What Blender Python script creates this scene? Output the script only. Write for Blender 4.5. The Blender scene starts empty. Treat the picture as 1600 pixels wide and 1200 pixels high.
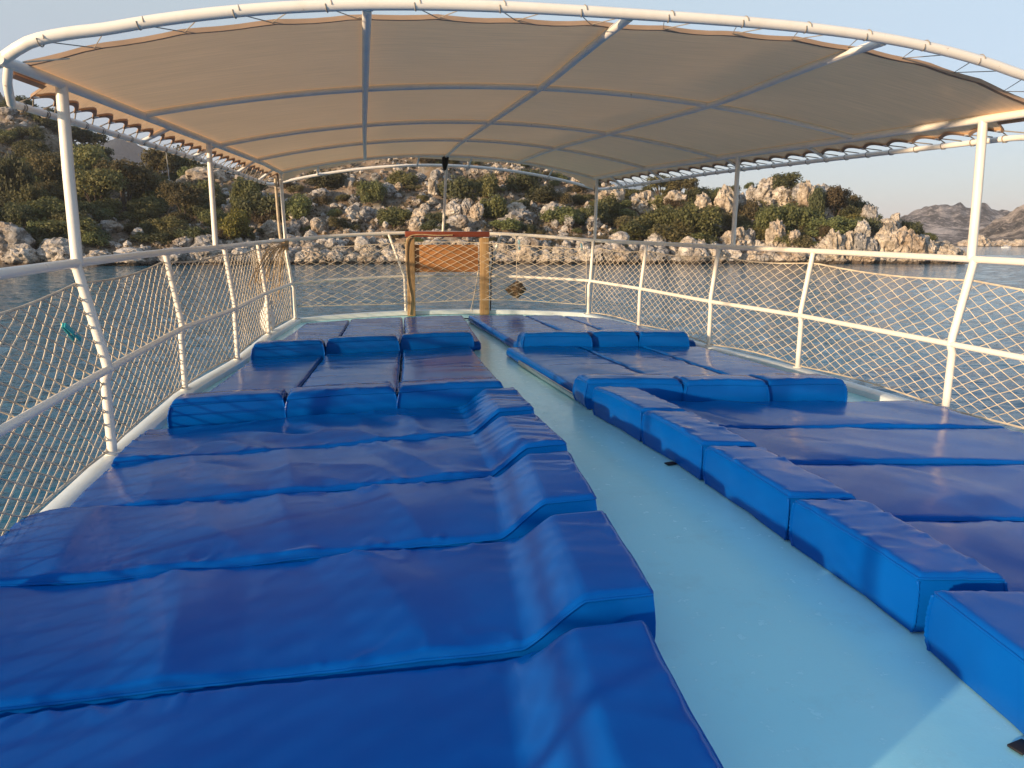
import bpy, bmesh, math, random
from mathutils import Vector, Matrix, noise
random.seed(7)
R_ = math.radians
C = bpy.context.scene.collection
SC = bpy.context.scene

# ------------------------------------------------------------------ frames
F = 1213.7                        # focal length in pixels of a 1600 wide picture
ZC = 3.6                          # eye height above the sea
PW = math.atan(222.0 / F)         # camera pitch against the level horizon
def cam_matrix(pos, yaw, pitch, roll):
    r0 = Vector((math.cos(yaw), -math.sin(yaw), 0))
    f = Vector((math.sin(yaw) * math.cos(pitch), math.cos(yaw) * math.cos(pitch), -math.sin(pitch)))
    u0 = Vector((math.sin(yaw) * math.sin(pitch), math.cos(yaw) * math.sin(pitch), math.cos(pitch)))
    c, s = math.cos(roll), math.sin(roll)
    r = r0 * c - u0 * s
    u = r0 * s + u0 * c
    m = Matrix((r, u, -f)).transposed().to_4x4()
    m.translation = Vector(pos)
    return m
MW = cam_matrix((0, 0, ZC), 0, PW, 0)
MB_ = cam_matrix((-1.4186, 0, 1.35), R_(11.985), R_(11.525), R_(-0.309))
BM = MW @ MB_.inverted()          # boat frame (x right, y to the bow, z up from the deck) -> world

# ------------------------------------------------------------------ mesh helpers
class Mesh:
    def __init__(s): s.v = []; s.f = []
    def add(s, vs, fs):
        k = len(s.v); s.v.extend([tuple(p) for p in vs]); s.f.extend([tuple(i + k for i in q) for q in fs])
    def tube(s, pts, r, seg=10, closed=False, caps=True):
        pts = [Vector(p) for p in pts]; n = len(pts)
        rr = r if isinstance(r, (list, tuple)) else [r] * n
        T = []
        for i in range(n):
            if closed: t = pts[(i + 1) % n] - pts[i - 1]
            else: t = pts[min(i + 1, n - 1)] - pts[max(i - 1, 0)]
            T.append(t.normalized() if t.length > 1e-9 else Vector((0, 0, 1)))
        a = Vector((0, 0, 1)) if abs(T[0].z) < .9 else Vector((1, 0, 0))
        nrm = T[0].cross(a).normalized()
        k = len(s.v)
        for i in range(n):
            nrm = (nrm - T[i] * nrm.dot(T[i])).normalized()
            b = T[i].cross(nrm)
            for j in range(seg):
                an = 2 * math.pi * j / seg
                s.v.append(tuple(pts[i] + (nrm * math.cos(an) + b * math.sin(an)) * rr[i]))
        m = n if closed else n - 1
        for i in range(m):
            for j in range(seg):
                i2 = (i + 1) % n
                s.f.append((k + i * seg + j, k + i * seg + (j + 1) % seg, k + i2 * seg + (j + 1) % seg, k + i2 * seg + j))
        if caps and not closed:
            s.f.append(tuple(k + j for j in reversed(range(seg))))
            s.f.append(tuple(k + (n - 1) * seg + j for j in range(seg)))
    def box(s, c, d, rot=None, bev=0.0):
        hx, hy, hz = d[0] / 2, d[1] / 2, d[2] / 2
        bm = bmesh.new(); bmesh.ops.create_cube(bm, size=1)
        bmesh.ops.scale(bm, vec=(hx * 2, hy * 2, hz * 2), verts=bm.verts)
        if bev: bmesh.ops.bevel(bm, geom=list(bm.edges), offset=bev, segments=2, affect='EDGES', profile=.5)
        M = Matrix.Translation(Vector(c)) @ (rot.to_4x4() if rot else Matrix.Identity(4))
        s.add([M @ v.co for v in bm.verts], [[v.index for v in f.verts] for f in bm.faces] if not bm.verts.index_update() else [])
        bm.free()
    def ball(s, c, r, sub=1):
        bm = bmesh.new(); bmesh.ops.create_icosphere(bm, subdivisions=sub, radius=1)
        bm.verts.index_update()
        rv = r if isinstance(r, (tuple, list)) else (r, r, r)
        s.add([(c[0] + v.co.x * rv[0], c[1] + v.co.y * rv[1], c[2] + v.co.z * rv[2]) for v in bm.verts],
              [[v.index for v in f.verts] for f in bm.faces]); bm.free()
    def mesh(s, name, smooth=True, off=(0, 0, 0)):
        me = bpy.data.meshes.new(name)
        o = Vector(off)
        me.from_pydata([tuple(Vector(p) - o) for p in s.v], [], s.f)
        me.validate(); me.update()
        if smooth:
            me.polygons.foreach_set('use_smooth', [True] * len(me.polygons))
            try: me.set_sharp_from_angle(angle=R_(smooth if smooth is not True else 50))
            except Exception: pass
        return me

def tag(o, label=None, cat=None, group=None, kind=None):
    if label: o['label'] = label
    if cat: o['category'] = cat
    if group: o['group'] = group
    if kind: o['kind'] = kind
    return o
def empty(name, M, label, cat, group=None):
    o = bpy.data.objects.new(name, None); C.objects.link(o)
    o.empty_display_size = .2
    o.matrix_world = M
    return tag(o, label, cat, group)
def part(name, mb, mat, parent, off=(0, 0, 0), smooth=True):
    o = bpy.data.objects.new(name, mb.mesh(name, smooth, off)); C.objects.link(o)
    o.data.materials.append(mat)
    o.parent = parent
    return o
def boat_thing(name, loc, label, cat, group=None):
    e = empty(name, BM @ Matrix.Translation(Vector(loc)), label, cat, group); e['_l'] = loc
    return e
def boat_mesh(name, mb, mat, loc, label=None, cat=None, group=None, kind=None, smooth=True):
    o = bpy.data.objects.new(name, mb.mesh(name, smooth, loc)); C.objects.link(o)
    o.data.materials.append(mat)
    o.matrix_world = BM @ Matrix.Translation(Vector(loc))
    return tag(o, label, cat, group, kind)
def world_mesh(name, mb, mat, loc=(0, 0, 0), label=None, cat=None, group=None, kind=None, smooth=True):
    o = bpy.data.objects.new(name, mb.mesh(name, smooth, loc)); C.objects.link(o)
    o.data.materials.append(mat); o.location = loc
    return tag(o, label, cat, group, kind)

def sm(a, b, x):
    if a == b: return 0.0 if x < a else 1.0
    t = min(1, max(0, (x - a) / (b - a))); return t * t * (3 - 2 * t)
def lerp(a, b, t): return a + (b - a) * t
def table(tb, x):
    if x <= tb[0][0]: return tb[0][1:]
    for p, q in zip(tb, tb[1:]):
        if x <= q[0]:
            t = (x - p[0]) / (q[0] - p[0])
            return [lerp(a, b, t) for a, b in zip(p[1:], q[1:])]
    return tb[-1][1:]
def nz(x, y, z=0.0): return noise.noise(Vector((x, y, z)))
def ridged(x, y, z=0.0): return 1 - abs(2 * nz(x, y, z))
def fbm(x, y, z=0.0, o=4):
    s, a = 0, 1
    for i in range(o): s += a * nz(x, y, z); x *= 2.03; y *= 2.03; z *= 2.03; a *= .5
    return s
def spline(pts, n=8):
    P = [Vector(p) for p in pts]; out = []
    for i in range(len(P) - 1):
        a = P[max(i - 1, 0)]; b = P[i]; c = P[i + 1]; d = P[min(i + 2, len(P) - 1)]
        for k in range(n):
            t = k / n
            out.append(.5 * ((2 * b) + (c - a) * t + (2 * a - 5 * b + 4 * c - d) * t * t + (3 * b - a - 3 * c + d) * t ** 3))
    out.append(P[-1]); return out

# ------------------------------------------------------------------ materials
def mat(name, col=(.5, .5, .5), rough=.5, metal=0, spec=.5, coat=0, coat_rough=.1):
    m = bpy.data.materials.new(name); m.use_nodes = True
    nt = m.node_tree; b = nt.nodes['Principled BSDF']
    b.inputs['Base Color'].default_value = (*col, 1)
    b.inputs['Roughness'].default_value = rough
    b.inputs['Metallic'].default_value = metal
    b.inputs['Specular IOR Level'].default_value = spec
    b.inputs['Coat Weight'].default_value = coat
    b.inputs['Coat Roughness'].default_value = coat_rough
    return m, nt, b
def N(nt, t, **k):
    n = nt.nodes.new(t)
    for a, v in k.items(): setattr(n, a, v)
    return n
def noise_tex(nt, vec, scale, detail=4, rough=.55, dist=0.0):
    n = N(nt, 'ShaderNodeTexNoise'); n.inputs['Scale'].default_value = scale
    n.inputs['Detail'].default_value = detail; n.inputs['Roughness'].default_value = rough
    n.inputs['Distortion'].default_value = dist
    if vec: nt.links.new(vec, n.inputs['Vector'])
    return n
def ramp(nt, fac, stops):
    r = N(nt, 'ShaderNodeValToRGB'); e = r.color_ramp.elements
    while len(e) < len(stops): e.new(.5)
    for i, (p, c) in enumerate(stops):
        e[i].position = p; e[i].color = (*c, 1) if len(c) == 3 else c
    nt.links.new(fac, r.inputs['Fac']); return r
def mixc(nt, fac, a, b, mode='MIX'):
    m = N(nt, 'ShaderNodeMix', data_type='RGBA', blend_type=mode)
    for sock, v in ((0, fac), (6, a), (7, b)):
        if hasattr(v, 'links') or isinstance(v, bpy.types.NodeSocket): nt.links.new(v, m.inputs[sock])
        else: m.inputs[sock].default_value = v if not isinstance(v, tuple) else (*v, 1)
    return m.outputs[2]
def bump(nt, b, h, dist, strength=1.0, prev=None):
    n = N(nt, 'ShaderNodeBump'); n.inputs['Distance'].default_value = dist; n.inputs['Strength'].default_value = strength
    nt.links.new(h, n.inputs['Height'])
    if prev: nt.links.new(prev, n.inputs['Normal'])
    if b: nt.links.new(n.outputs[0], b.inputs['Normal'])
    return n.outputs[0]
def objco(nt, scale=(1, 1, 1), out='Object'):
    t = N(nt, 'ShaderNodeTexCoord'); m = N(nt, 'ShaderNodeMapping'); m.inputs['Scale'].default_value = scale
    nt.links.new(t.outputs[out], m.inputs['Vector']); return m.outputs[0]
def worldco(nt, scale=(1, 1, 1)):
    t = N(nt, 'ShaderNodeNewGeometry'); m = N(nt, 'ShaderNodeMapping'); m.inputs['Scale'].default_value = scale
    nt.links.new(t.outputs['Position'], m.inputs['Vector']); return m.outputs[0]

def m_vinyl():
    m, nt, b = mat('blue_vinyl', (.0006, .055, .28), .2, spec=.08)
    v = objco(nt)
    a = noise_tex(nt, v, 2.2, 3)
    d = noise_tex(nt, v, 30, 5, .7)
    c = ramp(nt, a.outputs[0], [(.3, (.0006, .070, .33)), (.7, (.0012, .092, .395))])
    c2 = mixc(nt, ramp(nt, d.outputs[0], [(.68, (0, 0, 0)), (.88, (.07, .07, .07))]).outputs[0], c.outputs[0], (.06, .17, .36))
    nt.links.new(c2, b.inputs['Base Color'])
    rr = ramp(nt, noise_tex(nt, v, 4, 5, .65).outputs[0], [(.3, (.13, .13, .13)), (.75, (.24, .24, .24))])
    nt.links.new(rr.outputs[0], b.inputs['Roughness'])
    n1 = noise_tex(nt, objco(nt, (2.2, 1.2, 2)), 2.2, 2, .45, .9)
    p = bump(nt, None, n1.outputs[0], .006, .5)
    bump(nt, b, noise_tex(nt, v, 60, 2, .5).outputs[0], .0003, .5, p)
    return m
def m_paint(name, col, rough=.35, dirt=.12):
    m, nt, b = mat(name, col, rough)
    v = objco(nt)
    a = noise_tex(nt, v, 6, 5, .6)
    c = mixc(nt, ramp(nt, a.outputs[0], [(.52, (0, 0, 0)), (.8, (dirt * 2, dirt * 2, dirt * 2))]).outputs[0], col, tuple(x * k for x, k in zip(col, (.72, .62, .48))))
    rust = noise_tex(nt, v, 11, 5, .75)
    c = mixc(nt, ramp(nt, rust.outputs[0], [(.665, (0, 0, 0)), (.73, (dirt * 4, dirt * 4, dirt * 4))]).outputs[0], c, (.26, .13, .06))
    nt.links.new(c, b.inputs['Base Color'])
    nt.links.new(ramp(nt, rust.outputs[0], [(.3, (rough * .8,) * 3), (.75, (min(1, rough * 1.7),) * 3)]).outputs[0], b.inputs['Roughness'])
    bump(nt, b, noise_tex(nt, v, 60, 3).outputs[0], .0006, .6)
    return m
def m_deck():
    m, nt, b = mat('deck_paint', (.27, .55, .67), .22)
    v = objco(nt)
    big = noise_tex(nt, v, .9, 4, .6)
    fine = noise_tex(nt, v, 14, 6, .7)
    spots = noise_tex(nt, v, 55, 2, .5)
    c = ramp(nt, big.outputs[0], [(.3, (.34, .79, .90)), (.7, (.39, .83, .91))])
    c1 = mixc(nt, ramp(nt, fine.outputs[0], [(.5, (0, 0, 0)), (.85, (.30, .30, .30))]).outputs[0], c.outputs[0], (.42, .70, .76))
    c2 = mixc(nt, ramp(nt, spots.outputs[0], [(.79, (0, 0, 0)), (.82, (.4, .4, .4))]).outputs[0], c1, (.10, .18, .22))
    sc = noise_tex(nt, objco(nt, (9, 1.2, 1)), 2.5, 6, .75, .3)
    c2 = mixc(nt, ramp(nt, sc.outputs[0], [(.60, (0, 0, 0)), (.74, (.28, .28, .28))]).outputs[0], c2, (.47, .74, .78))
    gr = noise_tex(nt, v, 2.6, 6, .75)
    c2 = mixc(nt, ramp(nt, gr.outputs[0], [(.54, (0, 0, 0)), (.76, (.30, .30, .30))]).outputs[0], c2, (.30, .52, .56))
    nt.links.new(c2, b.inputs['Base Color'])
    nt.links.new(ramp(nt, fine.outputs[0], [(.3, (.14, .14, .14)), (.8, (.34, .34, .34))]).outputs[0], b.inputs['Roughness'])
    p = bump(nt, None, noise_tex(nt, v, 3.2, 3).outputs[0], .006, .5)
    bump(nt, b, noise_tex(nt, v, 90, 3).outputs[0], .0006, .5, p)
    return m
def m_rope(name, col, scale=160):
    m, nt, b = mat(name, col, .85, spec=.2)
    v = objco(nt)
    a = noise_tex(nt, v, 9, 4, .7)
    c = ramp(nt, a.outputs[0], [(.3, tuple(x * .62 for x in col)), (.7, tuple(min(1, x * 1.15) for x in col))])
    nt.links.new(c.outputs[0], b.inputs['Base Color'])
    bump(nt, b, noise_tex(nt, v, scale, 2).outputs[0], .002, .8)
    return m
def m_fabric(name, col, trans=.25, weave=True):
    m, nt, b = mat(name, col, .9, spec=.1)
    v = objco(nt)
    st = noise_tex(nt, objco(nt, (1.0, 26, 1)), 3, 3, .6)
    bl = noise_tex(nt, v, .9, 3, .5)
    c = ramp(nt, st.outputs[0], [(.25, tuple(x * .88 for x in col)), (.75, tuple(x * 1.1 for x in col))])
    c2 = mixc(nt, ramp(nt, bl.outputs[0], [(.35, (0, 0, 0)), (.75, (.35, .35, .35))]).outputs[0], c.outputs[0], tuple(x * .82 for x in col))
    nt.links.new(c2, b.inputs['Base Color'])
    if weave:
        w = N(nt, 'ShaderNodeTexWave', wave_type='BANDS', bands_direction='Y'); w.inputs['Scale'].default_value = 40
        nt.links.new(v, w.inputs['Vector'])
        w2 = N(nt, 'ShaderNodeTexWave', wave_type='BANDS', bands_direction='X'); w2.inputs['Scale'].default_value = 40
        nt.links.new(v, w2.inputs['Vector'])
        ad = N(nt, 'ShaderNodeMath', operation='ADD'); nt.links.new(w.outputs[1], ad.inputs[0]); nt.links.new(w2.outputs[1], ad.inputs[1])
        bump(nt, b, ad.outputs[0], .001, .35)
    t = N(nt, 'ShaderNodeBsdfTranslucent'); nt.links.new(c2, t.inputs['Color'])
    mx = N(nt, 'ShaderNodeMixShader'); mx.inputs[0].default_value = trans
    nt.links.new(b.outputs[0], mx.inputs[1]); nt.links.new(t.outputs[0], mx.inputs[2])
    nt.links.new(mx.outputs[0], nt.nodes['Material Output'].inputs['Surface'])
    return m
def m_wood(name, c0, c1, axis=(22, 22, 1.6), rough=.5):
    m, nt, b = mat(name, c0, rough)
    v = objco(nt, axis)
    a = noise_tex(nt, v, 1.2, 5, .65, .6)
    k = noise_tex(nt, objco(nt), 5.5, 2, .5)
    c = ramp(nt, a.outputs[0], [(.3, c0), (.5, tuple((x + y) / 2 for x, y in zip(c0, c1))), (.72, c1)])
    c2 = mixc(nt, ramp(nt, k.outputs[0], [(.68, (0, 0, 0)), (.74, (.8, .8, .8))]).outputs[0], c.outputs[0], tuple(x * .3 for x in c0))
    nt.links.new(c2, b.inputs['Base Color']); bump(nt, b, a.outputs[0], .004, .6)
    return m
def m_rock(name, lo, hi, stain=(.10, .085, .07), warm=(.36, .25, .15), sc=1.0):
    m, nt, b = mat(name, hi, .9, spec=.15)
    v = worldco(nt)
    a = noise_tex(nt, v, .55 * sc, 7, .68, .4)
    w = noise_tex(nt, v, .16 * sc, 3, .5)
    cr = N(nt, 'ShaderNodeTexVoronoi', feature='DISTANCE_TO_EDGE'); cr.inputs['Scale'].default_value = .8 * sc
    wv = N(nt, 'ShaderNodeVectorMath', operation='ADD'); nn = noise_tex(nt, v, 1.1 * sc, 4, .6)
    sc_ = N(nt, 'ShaderNodeVectorMath', operation='SCALE'); sc_.inputs['Scale'].default_value = 1.6
    nt.links.new(nn.outputs[1], sc_.inputs[0]); nt.links.new(v, wv.inputs[0]); nt.links.new(sc_.outputs[0], wv.inputs[1])
    nt.links.new(wv.outputs[0], cr.inputs['Vector'])
    c = ramp(nt, a.outputs[0], [(.30, stain), (.43, lo), (.60, hi), (.75, tuple(min(1, x * 1.12) for x in hi))])
    c1 = mixc(nt, ramp(nt, w.outputs[0], [(.48, (0, 0, 0)), (.68, (.55, .55, .55))]).outputs[0], c.outputs[0], warm)
    c2 = mixc(nt, ramp(nt, cr.outputs[0], [(.0, (.75, .75, .75)), (.06, (0, 0, 0))]).outputs[0], c1, tuple(x * .7 for x in stain))
    # wet dark band of the tide just above the sea
    sx = N(nt, 'ShaderNodeSeparateXYZ'); g = N(nt, 'ShaderNodeNewGeometry'); nt.links.new(g.outputs['Position'], sx.inputs[0])
    ad = N(nt, 'ShaderNodeMath', operation='ADD'); nt.links.new(sx.outputs[2], ad.inputs[0])
    mu = N(nt, 'ShaderNodeMath', operation='MULTIPLY'); mu.inputs[1].default_value = -.9
    nt.links.new(nn.outputs[0], mu.inputs[0]); nt.links.new(mu.outputs[0], ad.inputs[1])
    wet = ramp(nt, ad.outputs[0], [(.0, (.85, .85, .85)), (.22, (0, 0, 0))])
    c3 = mixc(nt, wet.outputs[0], c2, (.055, .04, .03))
    nt.links.new(c3, b.inputs['Base Color'])
    p = bump(nt, None, cr.outputs[0], .35, .5)
    bump(nt, b, a.outputs[0], .7, .9, p)
    return m
def m_ground():
    m, nt, b = mat('dry_ground', (.16, .11, .07), .95, spec=.1)
    v = worldco(nt)
    a = noise_tex(nt, v, .22, 6, .65, .5); f = noise_tex(nt, v, 1.3, 6, .7)
    g = N(nt, 'ShaderNodeNewGeometry'); sx = N(nt, 'ShaderNodeSeparateXYZ'); nt.links.new(g.outputs['Normal'], sx.inputs[0])
    c = ramp(nt, a.outputs[0], [(.30, (.10, .09, .055)), (.45, (.19, .145, .095)), (.56, (.27, .20, .145)), (.66, (.17, .15, .10))])
    rock = ramp(nt, f.outputs[0], [(.3, (.10, .09, .08)), (.5, (.26, .235, .20)), (.7, (.40, .36, .30))])
    ad = N(nt, 'ShaderNodeMath', operation='MULTIPLY_ADD'); nt.links.new(noise_tex(nt, v, .35, 5, .7).outputs[0], ad.inputs[0]); ad.inputs[1].default_value = -.9
    nt.links.new(sx.outputs[2], ad.inputs[2])
    k = ramp(nt, ad.outputs[0], [(.02, (1, 1, 1)), (.22, (.0, .0, .0))])
    c2 = mixc(nt, k.outputs[0], c.outputs[0], rock.outputs[0])
    nt.links.new(c2, b.inputs['Base Color'])
    bump(nt, b, f.outputs[0], .5, .9)
    return m
def m_leaf(name, cols, trans=.38):
    m, nt, b = mat(name, cols[0], .6, spec=.25)
    g = N(nt, 'ShaderNodeNewGeometry'); oi = N(nt, 'ShaderNodeObjectInfo')
    c = ramp(nt, g.outputs['Random Per Island'], [(0, cols[0]), (.5, cols[1]), (1, cols[2])])
    hs = N(nt, 'ShaderNodeHueSaturation')
    mr = N(nt, 'ShaderNodeMapRange'); mr.inputs[3].default_value = .65; mr.inputs[4].default_value = 1.35
    nt.links.new(oi.outputs['Random'], mr.inputs[0]); nt.links.new(mr.outputs[0], hs.inputs['Value'])
    mr2 = N(nt, 'ShaderNodeMapRange'); mr2.inputs[3].default_value = .47; mr2.inputs[4].default_value = .52
    nt.links.new(oi.outputs['Random'], mr2.inputs[0]); nt.links.new(mr2.outputs[0], hs.inputs['Hue'])
    nt.links.new(c.outputs[0], hs.inputs['Color']); nt.links.new(hs.outputs[0], b.inputs['Base Color'])
    t = N(nt, 'ShaderNodeBsdfTranslucent'); nt.links.new(hs.outputs[0], t.inputs['Color'])
    mx = N(nt, 'ShaderNodeMixShader'); mx.inputs[0].default_value = trans
    nt.links.new(b.outputs[0], mx.inputs[1]); nt.links.new(t.outputs[0], mx.inputs[2])
    nt.links.new(mx.outputs[0], nt.nodes['Material Output'].inputs['Surface'])
    return m
def m_sea():
    m, nt, b = mat('sea_water', (.012, .10, .16), .05)
    b.inputs['IOR'].default_value = 1.333
    a = noise_tex(nt, worldco(nt, (.6, 1.0, 1)), 1.6, 3, .5, .8)
    w = noise_tex(nt, worldco(nt, (.8, 1.3, 1)), 5.0, 4, .6, .5)
    p = bump(nt, None, a.outputs[0], .10, 1.0)
    bump(nt, b, w.outputs[0], .025, 1.0, p)
    c = ramp(nt, noise_tex(nt, worldco(nt), .05, 3).outputs[0], [(.3, (.008, .086, .132)), (.7, (.012, .112, .172))])
    nt.links.new(c.outputs[0], b.inputs['Base Color'])
    return m
def m_far(name, lo, mid, hi, sc=.02):
    m, nt, b = mat(name, mid, .95, spec=.05)
    v = worldco(nt)
    a = noise_tex(nt, v, sc, 8, .75, .5); d = noise_tex(nt, v, sc * 6, 6, .8); f = noise_tex(nt, v, sc * 22, 3, .7)
    c = ramp(nt, a.outputs[0], [(.36, lo), (.5, mid), (.62, hi)])
    k = ramp(nt, d.outputs[0], [(.50, (0, 0, 0)), (.58, (.85, .85, .85))])
    k2 = N(nt, 'ShaderNodeMath', operation='MULTIPLY'); nt.links.new(k.outputs[0], k2.inputs[0]); nt.links.new(ramp(nt, f.outputs[0], [(.4, (.2, .2, .2)), (.6, (1, 1, 1))]).outputs[0], k2.inputs[1])
    c2 = mixc(nt, k2.outputs[0], c.outputs[0], hi)
    c3 = mixc(nt, ramp(nt, f.outputs[0], [(.34, (.8, .8, .8)), (.44, (0, 0, 0))]).outputs[0], c2, lo)
    nt.links.new(c3, b.inputs['Base Color']); bump(nt, b, d.outputs[0], 8, .9)
    return m

VINYL = m_vinyl()
PIPE = m_paint('white_tube_paint', (.83, .79, .70), .32, .14)
STRIP = m_paint('edging_paint', (.70, .78, .80), .35, .12)
DECK = m_deck()
HULL = m_paint('hull_paint', (.72, .74, .74), .35, .1)
CORD = m_rope('net_cord', (.70, .61, .47))
ROPE = m_rope('tan_rope', (.50, .37, .22))
LACE = m_rope('lacing_cord', (.30, .26, .21))
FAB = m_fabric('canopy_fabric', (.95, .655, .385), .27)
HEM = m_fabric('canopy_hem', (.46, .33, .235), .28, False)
WOODP = m_wood('raw_pine', (.26, .155, .065), (.48, .325, .155))
WOODR = m_wood('varnished_crossbar', (.13, .028, .014), (.25, .065, .03), (2, 22, 22), .35)
WOODO = m_wood('orange_board', (.34, .15, .05), (.45, .215, .075), (1.2, 22, 14), .42)
BLACK = mat('black_strap', (.012, .012, .014), .7)[0]
METAL = mat('bright_steel_strip', (.75, .72, .68), .25, 1)[0]
GROM = mat('grommet_ring', (.85, .83, .80), .3, .6)[0]
PEGT = mat('turquoise_plastic', (.03, .36, .40), .4)[0]
PEGB = mat('pale_blue_plastic', (.25, .45, .52), .4)[0]
FEND = m_paint('fender_vinyl', (.78, .76, .72), .4, .1)
STONE = m_rock('hung_stone_surface', (.30, .21, .13), (.46, .34, .21), (.14, .10, .065), sc=5)
ROCK = m_rock('pale_limestone', (.33, .30, .26), (.62, .565, .49), (.12, .105, .09))
ROCKW = m_rock('warm_limestone', (.34, .29, .225), (.62, .54, .435), (.12, .095, .07), (.40, .29, .20))
ROCKG = m_rock('grey_limestone', (.24, .23, .215), (.44, .415, .385), (.08, .075, .07))
GROUND = m_ground()
BARK = mat('bark', (.07, .05, .035), .9)[0]
LEAF_OLIVE = m_leaf('olive_leaves', [(.105, .105, .04), (.16, .15, .06), (.22, .195, .075)])
LEAF_GREEN = m_leaf('green_leaves', [(.09, .10, .04), (.135, .145, .054), (.19, .19, .07)])
LEAF_DARK = m_leaf('dark_leaves', [(.068, .078, .036), (.10, .11, .05), (.14, .142, .064)])
LEAF_BROWN = m_leaf('rusty_leaves', [(.095, .078, .04), (.135, .112, .056), (.18, .148, .076)])
LEAF_YELLOW = m_leaf('yellow_green_leaves', [(.11, .105, .025), (.165, .15, .035), (.21, .185, .045)])
SEA = m_sea()
FARH = m_far('far_scrub_rock', (.035, .032, .03), (.10, .085, .078), (.62, .53, .47), .012)
FARN = m_far('far_rocky_slope', (.045, .04, .03), (.14, .11, .085), (.66, .54, .43), .02)
MOUNT = m_far('far_mountain_scrub', (.016, .024, .036), (.024, .034, .048), (.036, .046, .06), .006)

# ================================================================== THE BOAT
ST = [(-1.5, 2.74, 2.74, 2.80), (0.6, 2.80, 2.80, 2.86), (2.7, 2.80, 2.79, 2.87), (4.69, 2.775, 2.752, 2.865), (6.50, 2.715, 2.697, 2.782), (7.91, 2.492, 2.482, 2.548), (9.71, 2.360, 2.368, 2.428), (11.24, 2.140, 2.162, 2.235)]
def hw(y, k=0): return table(ST, y)[k]
ZM, ZT = .5443, 1.1362
YB = 11.24; HB = 2.14
def bow(x, wid, ylen=.62, zr=0.0, z0=0.0):
    q = 1 - (x / wid) ** 2
    return Vector((x, YB + ylen * q, z0 + zr * q))
def side_line(k, sg, z, y0=-1.5, y1=YB, off=0.0, n=40):
    return [Vector((sg * (hw(lerp(y0, y1, i / n), k) + off), lerp(y0, y1, i / n), z)) for i in range(n + 1)]
def bow_line(wid, ylen, z0, zr, n=24, off=0.0):
    return [bow(lerp(-wid, wid, i / n), wid, ylen, zr, z0) for i in range(n + 1)]

# ---- deck with hull sides
d = Mesh()
ring = side_line(0, -1, 0, off=.05) + bow_line(HB + .05, .50, 0, .04)[1:-1] + list(reversed(side_line(0, 1, 0, off=.05)))
nr = len(ring)
def scaled(p, k, dz): return Vector((p.x * k, p.y if p.y < 4 else 4 + (p.y - 4) * (1 - (1 - k) * 1.2), p.z * 0 + dz))
rings = [ring, [p + Vector((0, 0, -.03)) for p in ring], [scaled(p, .97, -.5) for p in ring], [scaled(p, .86, -1.8) for p in ring], [scaled(p, .6, -3.0) for p in ring]]
L_ = len(ring) // 2
# top surface: strips between left and right
left = side_line(0, -1, 0, off=.05); right = side_line(0, 1, 0, off=.05)
k0 = len(d.v)
NX = 13
for a, b in zip(left, right):
    for i in range(NX): d.v.append(tuple(a.lerp(b, i / (NX - 1))))
for j in range(len(left) - 1):
    for i in range(NX - 1):
        q = k0 + j * NX + i; d.f.append((q, q + 1, q + NX + 1, q + NX))
bl = bow_line(HB + .05, .50, 0, .04)
k1 = len(d.v); d.v.extend([tuple(p) for p in bl]); m0 = len(d.v)
d.v.extend([tuple(Vector((p.x, YB, 0))) for p in bl])
for i in range(len(bl) - 1): d.f.append((m0 + i, m0 + i + 1, k1 + i + 1, k1 + i))
k2 = len(d.v)
for rg in rings: d.v.extend([tuple(p) for p in rg])
for r in range(len(rings) - 1):
    for i in range(nr - 1):
        q = k2 + r * nr + i; d.f.append((q, q + nr, q + nr + 1, q + 1))
deck = boat_mesh('deck', d, DECK, (0, 0, 0), kind='structure', smooth=30)
deck['label'] = 'glossy light blue painted deck with open central aisle'
# white-blue raised edging
e = Mesh()
def ribbon(path_in, path_out, z0, z1):
    k = len(e.v); n = len(path_in)
    for a, b in zip(path_in, path_out):
        e.v.extend([(a.x, a.y, a.z + z0), (a.x, a.y, a.z + z1 - .008), ((a.x * .92 + b.x * .08), (a.y * .92 + b.y * .08), a.z + z1), ((a.x * .08 + b.x * .92), (a.y * .08 + b.y * .92), a.z + z1), (b.x, b.y, b.z + z1 - .008), (b.x, b.y, b.z + z0 - .05)])
    for i in range(n - 1):
        for j in range(5):
            q = k + i * 6 + j; e.f.append((q, q + 1, q + 7, q + 6))
for sg in (-1, 1):
    ribbon(side_line(0, sg, 0, off=-.075), side_line(0, sg, 0, off=.058), -.002, .05)
ribbon(bow_line(HB - .07, .40, 0, .04), bow_line(HB + .058, .507, 0, .04), -.002, .06)
ep = part('edging', e, STRIP, deck, smooth=40)

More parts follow.
